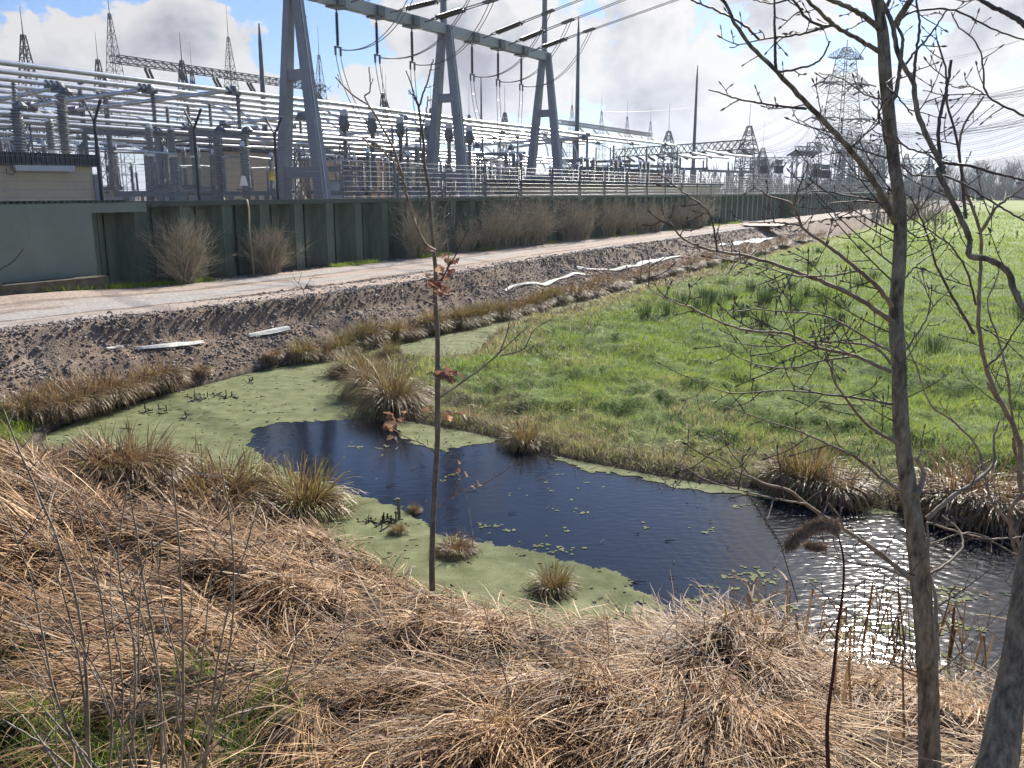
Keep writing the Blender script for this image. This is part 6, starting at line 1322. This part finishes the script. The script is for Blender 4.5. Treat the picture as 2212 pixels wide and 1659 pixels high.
# left shore
for i, (x, y) in enumerate([(130, 905), (180, 890), (230, 870), (275, 862), (310, 845), (345, 830), (140, 850), (90, 870), (200, 850), (60, 900), (435, 812), (590, 790)]):
    put_t((x, y), 0, rr.uniform(.6, .9) if i < 10 else .35, 'brown tussock on the left shore '+('beside the duckweed' if i < 6 else 'below the gravel bank'), 'tussocks on the left shore', z=.25)

# cattails with broad bent leaves at the lower right
def cattail(px, n, seed, lb, h=.8, Ysp=.15):
    rr = random.Random(seed); b = gpl(*px); rt = empty('cattail_clump', b, lb, 'cattail', 'dead cattails at the near shore')
    for i in range(n):
        p = b+np.array([rr.uniform(-1, 1)*Ysp*2, rr.uniform(-1, 1)*Ysp, 0]); a = rr.uniform(0, 6.28); bend = rr.random() < .75; L1 = rr.uniform(.5, 1.05)*h; L2 = rr.uniform(.4, .9)*h; k1 = rr.uniform(.05, .35)
        d1 = np.array([math.cos(a)*k1, math.sin(a)*k1, 1.]); d1 /= np.linalg.norm(d1); d2 = np.array([math.cos(a), math.sin(a), rr.uniform(-1.2, .1)]); d2 /= np.linalg.norm(d2)
        P = [p+d1*L1*f for f in np.linspace(0, 1, 6)]
        if bend: P += [P[-1]+d2*L2*f+np.array([0, 0, -.2*L2*f*f]) for f in (.08, .35, .7, 1.)]
        P = polycurve(P, 16); w = rr.uniform(.006, .012); sd = np.array([-math.sin(a), math.cos(a), .2]); mb = MB(); V = []
        for j, c in enumerate(P): ww = w*(1-.8*(j/15)**3); V += [c-sd*ww, c+np.array([0, 0, ww*.35]), c+sd*ww]
        F = []
        for j in range(15): F += [[3*j, 3*j+1, 3*j+4, 3*j+3], [3*j+1, 3*j+2, 3*j+5, 3*j+4]]
        mb.add(V, F, rr.uniform(.25, .75)); mb.build('leaf_blade', straw, rt)
for i, (px, n, lb, h) in enumerate([((1640, 1345), 9, 'bent brown cattail leaves at the shore left of the dark stalk', .55), ((1790, 1420), 12, 'broad pale cattail leaves leaning against the dark stalk', .7), ((1900, 1400), 12, 'arching cattail stems left of the bare trunk at the shore', .75), ((1960, 1425), 10, 'arching dead cattails beside the bare trunk', .7), ((2060, 1430), 10, 'upright broken cattail stalks right of the bare trunk', .65), ((2130, 1450), 7, 'short broken cattail stalks near the right edge', .5), ((1860, 1600), 6, 'flattened broad leaf blades in the straw left of the bare trunk', .6)]):
    cattail(px, n, 30+i, lb, h)

# broken stubs in the duckweed
def stub_group(cx_, cy_, n, seed, lb, w=30):
    rr = random.Random(seed); c = gp(cx_, cy_, 0); rt = empty('reed_stub_cluster', c, lb, 'reed stubs', 'dark stubs in the duckweed')
    for i in range(n):
        p = gp(cx_+rr.uniform(-w, w), cy_+rr.uniform(-3, 6), 0); h = rr.uniform(.03, .13); d = np.array([rr.gauss(0, .12), rr.gauss(0, .12), 1]); MB().tube([p+[0, 0, -.05], p+d*h], [.011, .009], 5).build('stub', mat('wet dark stub', (.035, .035, .02), .7) if 'wet dark stub' not in MATS else MATS['wet dark stub'], rt)
    mb = MB()
    for i in range(n*3):
        p = gp(cx_+rr.uniform(-w, w), cy_+rr.uniform(-5, 7), .01); a = rr.uniform(0, 6.28); l = rr.uniform(.03, .14); mb.tube([p, p+np.array([math.cos(a)*l, math.sin(a)*l, rr.uniform(0, .03)])], [.009, .005], 4)
    o = mb.build('floating_debris', MATS['wet dark stub'], rt); o['kind'] = 'stuff'
stub_group(*rb(1380, 360), 12, 1, 'widest cluster of dark broken stubs in the duckweed', 48); stub_group(*rb(1240, 375), 5, 2, 'stub cluster left of the widest one', 16); stub_group(*rb(990, 450), 5, 3, 'dark stubs at the left of the duckweed', 26); stub_group(*rb(1195, 485), 2, 4, 'single small stub with debris in the duckweed', 9); stub_group(*rb(1580, 265), 3, 5, 'far small stub cluster near the gravel shore', 12); stub_group(*rb(800, 570), 2, 6, 'two thin stubs behind the near tussocks', 12)
stub_group(*rd(440, 1160), 7, 7, 'dark stick debris in the duckweed left of the sapling', 16); stub_group(*rd(330, 1150), 3, 8, 'small debris in the duckweed at the near shore', 12)
rt = empty('wooden_peg', gp(*rd(505, 1150)), 'short brown peg in the duckweed left of the sapling', 'peg'); q = gp(*rd(505, 1150)); MB().tube([q, q+[0, 0, .27]], [.02, .017], 7).build('peg', MATS['olive grey sapling bark'], rt)
# fallen branches
def fallen(pts, z, w, lb, m=None, seed=0):
    rr = random.Random(seed); P = np.array([gpl(*p) for p, zz in pts]); 
    for i in range(len(P)): P[i, 2] = float(land([P[i, 0]], [P[i, 1]])[0][0])+(.16 if P[i, 1] < 7 else .04)
    rt = empty('fallen_branch', P[0], lb, 'branch', 'fallen sticks'); C = polycurve(P, 18); MB().tube(C, np.linspace(w, w*.4, 18), 6).build('stick', m or barkl, rt, smooth=True)
    mb = MB(); twigs_on(mb, C, [w, w*.4], .16, .06, .22, rr, 1, w*.35, 0, 1.); mb.build('twigs', m or barkl, rt)['kind'] = 'stuff'
G = lambda f, *p: [(f(u, v), .0) for u, v in p]
fallen(G(rc, (560, 1040), (700, 990), (900, 980), (1050, 1010), (1300, 1050)), 1.35, .008, 'pale forked stick lying in the straw at the bottom centre', seed=1)
fallen(G(rc, (760, 1210), (830, 1120), (940, 1100), (1000, 1030)), 1.4, .010, 'thick pale stick crossing under the forked one', seed=2)
fallen(G(rc, (1780, 1290), (1900, 1370), (2000, 1450), (2080, 1540)), 1.5, .012, 'red brown curved stick at the bottom right of the centre', MATS['brown seeds'], seed=3)
fallen(G(rc, (1550, 1280), (1700, 1260), (1900, 1265), (2060, 1275)), 1.5, .008, 'long pale stick near the bottom edge', seed=4)
fallen(G(rc, (1370, 1290), (1450, 1350), (1520, 1440), (1560, 1500)), 1.5, .010, 'short pale branch beside the red brown stick', seed=5)
fallen(G(rd, (1040, 1420), (1120, 1350), (1200, 1320)), .1, .010, 'pale stick lying on the weed right of the sapling', seed=6)
fallen(G(rd, (1240, 1340), (1270, 1410), (1310, 1480)), .1, .012, 'dark bent stick in the weed right of the sapling', seed=7)
fallen(G(r5, (1960, 935), (1975, 955), (2000, 972)), 1.2, .03, 'brown stick lying on the gravel road', seed=8)
# flecks drifting on the duckweed
mb = MB(); g = np.random.default_rng(12); X = g.uniform(-7.5, 4, 5000); Y = g.uniform(6.5, 24, 5000); d_ = sdist(X, Y); ok = (d_ < -.02) & (g.random(5000) < .10+.9*np.exp(d_/.25)); X, Y = X[ok], Y[ok]; n_ = len(X); a_ = g.uniform(0, 6.28, n_); l_ = g.uniform(.015, .13, n_); P = np.stack([np.stack([X, Y, np.full(n_, .012)], -1), np.stack([X+np.cos(a_)*l_, Y+np.sin(a_)*l_, np.full(n_, .016)], -1)], 1)
mb.tubes(P, np.stack([g.uniform(.003, .008, n_), np.full(n_, .003)], -1), 4, a=np.clip(g.normal(.35, .25, n_), 0, 1)); tag(mb.build('floating_debris', straw, org=(0, 0, 0)), 'small brown stems and flecks floating on the duckweed and along the shore', 'debris', kind='stuff')
# dead leaves in the litter
mb = MB(); rr = random.Random(31)
for i in range(330):
    a = rr.uniform(-.62, .62); r = rr.uniform(1.6, 5.5); x, y = r*math.sin(a), r*math.cos(a); z = float(land([x], [y])[0][0]); leaf(mb, np.array([x, y, z+rr.uniform(.02, .12)]), rr.uniform(.04, .10), rr)
tag(mb.build('leaf_litter', leafm, org=(0, 0, 0)), 'curled brown dead leaves scattered through the straw in the foreground', 'leaves', kind='stuff')

# geotextile strips
def fleece_strip(pts, w, lb, seed=0, zoff=.05, proto=None):
    g = np.random.default_rng(seed); C = np.array([gpl(*p) for p, z in pts]); k = max(18, int(np.linalg.norm(np.diff(C, axis=0), axis=1).sum()/.12)); C = polycurve(C, k); T = np.gradient(C, axis=0); T[:, 2] = 0; T /= np.linalg.norm(T, axis=1, keepdims=True)+1e-9; S = np.stack([-T[:, 1], T[:, 0], 0*T[:, 0]], -1)
    m = 7; V = []; wv = w*(.6+.45*np.abs(np.convolve(g.normal(0, 1, k), np.ones(15)/11, 'same')))*np.sin(np.linspace(.12, math.pi-.12, k))**.35
    for j in range(m):
        f = j/(m-1)-.5; p = C+S*(wv*f)[:, None]; z = land(p[:, 0], p[:, 1])[0]; zz = np.pad(np.maximum(z, 0), 4, mode='edge'); p[:, 2] = np.convolve(zz, np.ones(9)/9, 'valid')+zoff+.015+.012*math.cos(f*7); V.append(p)
    V = np.stack(V, 1); i = np.arange(k-1)[:, None]*m+np.arange(m-1)[None]; F = np.stack([i, i+1, i+m+1, i+m], -1).reshape(-1, 4); mb = MB().add(V, F); V2 = V.copy(); V2[..., 2] -= .012; mb.add(V2, F[:, ::-1])
    tag(mb.build('geotextile_strip', fleece, smooth=True), lb, 'fabric', 'white geotextile showing out of the bank')
Z = lambda f, z, *p: [(f(u, v), z) for u, v in p]
fleece_strip(Z(r5, .62, (870, 1362), (1000, 1345), (1150, 1325), (1300, 1312)), .26, 'largest white fabric piece low on the gravel bank at the left', 1)
fleece_strip(Z(r5, .62, (1590, 1268), (1700, 1245), (1850, 1215)), .24, 'second white fabric piece on the gravel bank', 2)
fleece_strip(Z(r5, .62, (680, 1355), (740, 1345), (790, 1345)), .10, 'thin white fabric edge left of the largest piece', 7)
fleece_strip(Z(r6, .6, (1180, 975), (1230, 940), (1350, 920), (1500, 900), (1600, 868), (1690, 870)), .24, 'long white fabric strip behind the tussocks right of the sapling', 5)
fleece_strip(Z(r6, .6, (1640, 832), (1750, 840), (1880, 845), (1960, 815), (2060, 795), (2195, 770), (2300, 745)), .30, 'longer white fabric strip following the ditch', 6)
fleece_strip(Z(r7, .6, (-20, 725), (100, 700), (180, 680)), .34, 'white strip continuing along the ditch', 9)
fleece_strip(Z(r7, .6, (450, 612), (560, 600), (680, 580), (790, 562)), .6, 'bright white strip at the far part of the ditch', 10)
fleece_strip(Z(r7, .6, (1040, 565), (1100, 560)), .6, 'last white patch by the far ditch', 11)
# steel plate bridging the road far off
A = gp(*r7(600, 492), 1.3); B = gp(*r7(850, 494), 1.3); m_ = (A+B)/2; mb = MB().box(m_+[0, 0, .02], (np.linalg.norm(B-A), 2.6, .06), [[1, 0, 0], [0, 1, 0], [0, 0, 1]]); tag(mb.build('road_plate', mat('rust brown steel plate', (.30, .21, .14), .7, var=.2, vscale=1)), 'flat rust coloured plate lying over the far part of the road', 'plate')
# small twigs plant on the road edge
rt = empty('dry_weed', gp(*r5(1945, 1000), 1.2), 'small dry weed growing at the edge of the gravel road', 'plant'); tw = MB(); C, R_ = branch_px([r5(1945, 1000), r5(1925, 940), r5(1880, 890)], 17.5, 17.5, 2, 1, 10); MB().tube(C, R_, 4).build('stem', brush, rt); twigs_on(tw, C, [.01, .006], .1, .2, .7, random.Random(2), 1, .005, 0, 1.2, False); tw.build('twigs', brush, rt)['kind'] = 'stuff'

# ---------------------------------------------------------------- far woods, hedge, hill
def ridge(name, Y, x0, x1, hf, m, dep=200):
    xs = np.linspace(x0, x1, 160); h = hf(xs); V = []; 
    for dy, f in ((-dep, 0.), (-dep*.6, .45), (-dep*.25, .85), (0, 1.), (dep*.5, .6), (dep, 0)):
        V.append(np.stack([xs*(1+dy/Y), np.full(160, Y+dy), .45+h*f+(0 if f == 0 else .0)+4*vnoise(xs, xs*0+dy, .02)*f], -1))
    V = np.stack(V, 0); i = np.arange(5)[:, None]*160+np.arange(159)[None]; mb = MB().add(V, np.stack([i, i+1, i+161, i+160], -1).reshape(-1, 4)); tag(mb.build(name, m, smooth=True, org=(0, Y, 0)), kind='structure')
hillm = mat('hill wooded hillside', (.12, .125, .125), .95, 0, col2=(.19, .19, .185), vscale=.03, bump=0)
ridge('hills', 1300, -200, 1300, lambda x: 18+38*ss((x-500)/260)+22*vnoise(x, x*0, .006), hillm)
def far_wood(name, N_, Yf, x0, x1, h0, h1, m, lb, seed, w=.10, cls=.45):
    g = np.random.default_rng(seed); mb = MB(); X = g.uniform(x0, x1, N_); Y = Yf(X)+g.normal(0, 8, N_); H = h0+(h1-h0)*g.random(N_)**2*(.6+1.2*np.clip(vnoise(X, Y, .05)+.5, 0, 1)); n = 16
    # one trunk and rising branch slivers per tree
    P = np.stack([np.stack([X, Y, np.full(N_, .3)], -1), np.stack([X, Y, .3+H*.5], -1), np.stack([X+g.normal(0, .3, N_), Y, .3+H], -1)], 1); mb.tubes(P, np.array([[w*2.2, w*1.3, w*.4]]).repeat(N_, 0), 3, a=np.full(N_, .4))
    i = np.repeat(np.arange(N_), n); f = g.uniform(.15, .85, len(i)); b = np.stack([X[i], Y[i], .3+H[i]*f], -1); L_ = H[i]*g.uniform(.15, .4, len(i)); a = g.uniform(0, 6.28, len(i)); s_ = g.uniform(.3, .9, len(i)); d = np.stack([np.cos(a)*s_, np.sin(a)*s_, np.ones(len(i))], -1)
    mb.tubes(np.stack([b, b+d*L_[:, None]*.5, b+d*L_[:, None]*np.array([.8, .8, 1])], 1), np.array([[w, w*.8, w*.3]]).repeat(len(i), 0), 3, a=np.clip(g.normal(.45, .2, len(i)), 0, 1))
    return tag(mb.build(name, m, org=(0, 0, 0)), lb, 'wood', kind='stuff')
farb = mat('far bare wood', (.15, .13, .12), .9, ramp=[(0, (.07, .065, .065)), (1, (.22, .19, .17)), (.5, (.14, .125, .12))])
far_wood('far_wood', 900, lambda x: 430+0*x, 120, 420, 4, 12, farb, 'far bare wood along the horizon at the right', 5, .16)
far_wood('far_hedge', 1500, lambda x: 235+x*.45, 92, 330, 1.5, 5.5, farb, 'brown bare hedge at the far end of the meadow', 6, .07)
far_wood('roadside_thicket', 500, lambda x: 86+(x-36)*2.4, 36, 76, .6, 2.6, brush, 'brown thicket where the road meets the ditch far off', 7, .025)
far_wood('left_far_wood', 500, lambda x: 420+0*x, -120, 120, 3, 13, farb, 'far bare trees showing between the yard structures', 8, .16)
for i, (x, y, Y, lb) in enumerate([(2050, 345, 420, 'distant bare tree above the hedge right of the trunk'), (2120, 350, 430, 'distant bare tree on the horizon between the branches'), (2190, 350, 430, 'distant bare tree at the right edge of the horizon'), (1905, 320, 330, 'bare tree right of the pylon body'), (1880, 330, 330, 'bare tree behind the gantries right of the pylon'), (1660, 345, 330, 'bare tree left of the pylon over the low gantry'), (1760, 350, 340, 'small bare tree left of the pylon foot')]):
    g = random.Random(50+i); A = at(x, y, Y); rt = empty('distant_tree', (A[0], A[1], .4), lb, 'tree', 'distant bare trees'); H = A[2]-.4
    MB().tube([(A[0], A[1], .4), (A[0], A[1], .4+H*.45), (A[0]+.4, A[1], .4+H*.9)], [.5, .35, .1], 6).build('trunk', farb, rt); mb = MB()
    for k in range(90):
        f = g.uniform(.25, .8); a = g.uniform(0, 6.28); l = H*g.uniform(.15, .33); b = np.array([A[0], A[1], .4+H*f]); d = np.array([math.cos(a), math.sin(a), g.uniform(.5, 1.3)]); P = [b, b+d*l*.5, b+d*l*.7+[0, 0, l*.3]]
        mb.tubes(np.array([P]), np.array([[.12, .09, .04]]), 3)
        for _ in range(3): q = P[1]+(P[2]-P[1])*g.random(); dd = np.array([g.gauss(0, .6), g.gauss(0, .6), g.uniform(.3, 1)]); mb.tubes(np.array([[q, q+dd*l*.35, q+dd*l*.5]]), np.array([[.07, .05, .03]]), 3)
    mb.build('crown', farb, rt)

# ---------------------------------------------------------------- the air
def make_haze():
    m = bpy.data.materials.new('pale spring haze'); m.use_nodes = True; t = m.node_tree; t.nodes.clear(); o = t.nodes.new('ShaderNodeOutputMaterial'); v = t.nodes.new('ShaderNodeVolumePrincipled')
    v.inputs['Color'].default_value = (.80, .87, 1, 1); v.inputs['Density'].default_value = .00028; v.inputs['Anisotropy'].default_value = .3; t.links.new(v.outputs[0], o.inputs['Volume'])
    mb = MB().box((0, 0, 49), (7400, 7400, 102)); tag(mb.build('haze', m, org=(0, 0, 0)), 'thin pale haze in the air over the whole place', 'haze', kind='stuff')
make_haze()
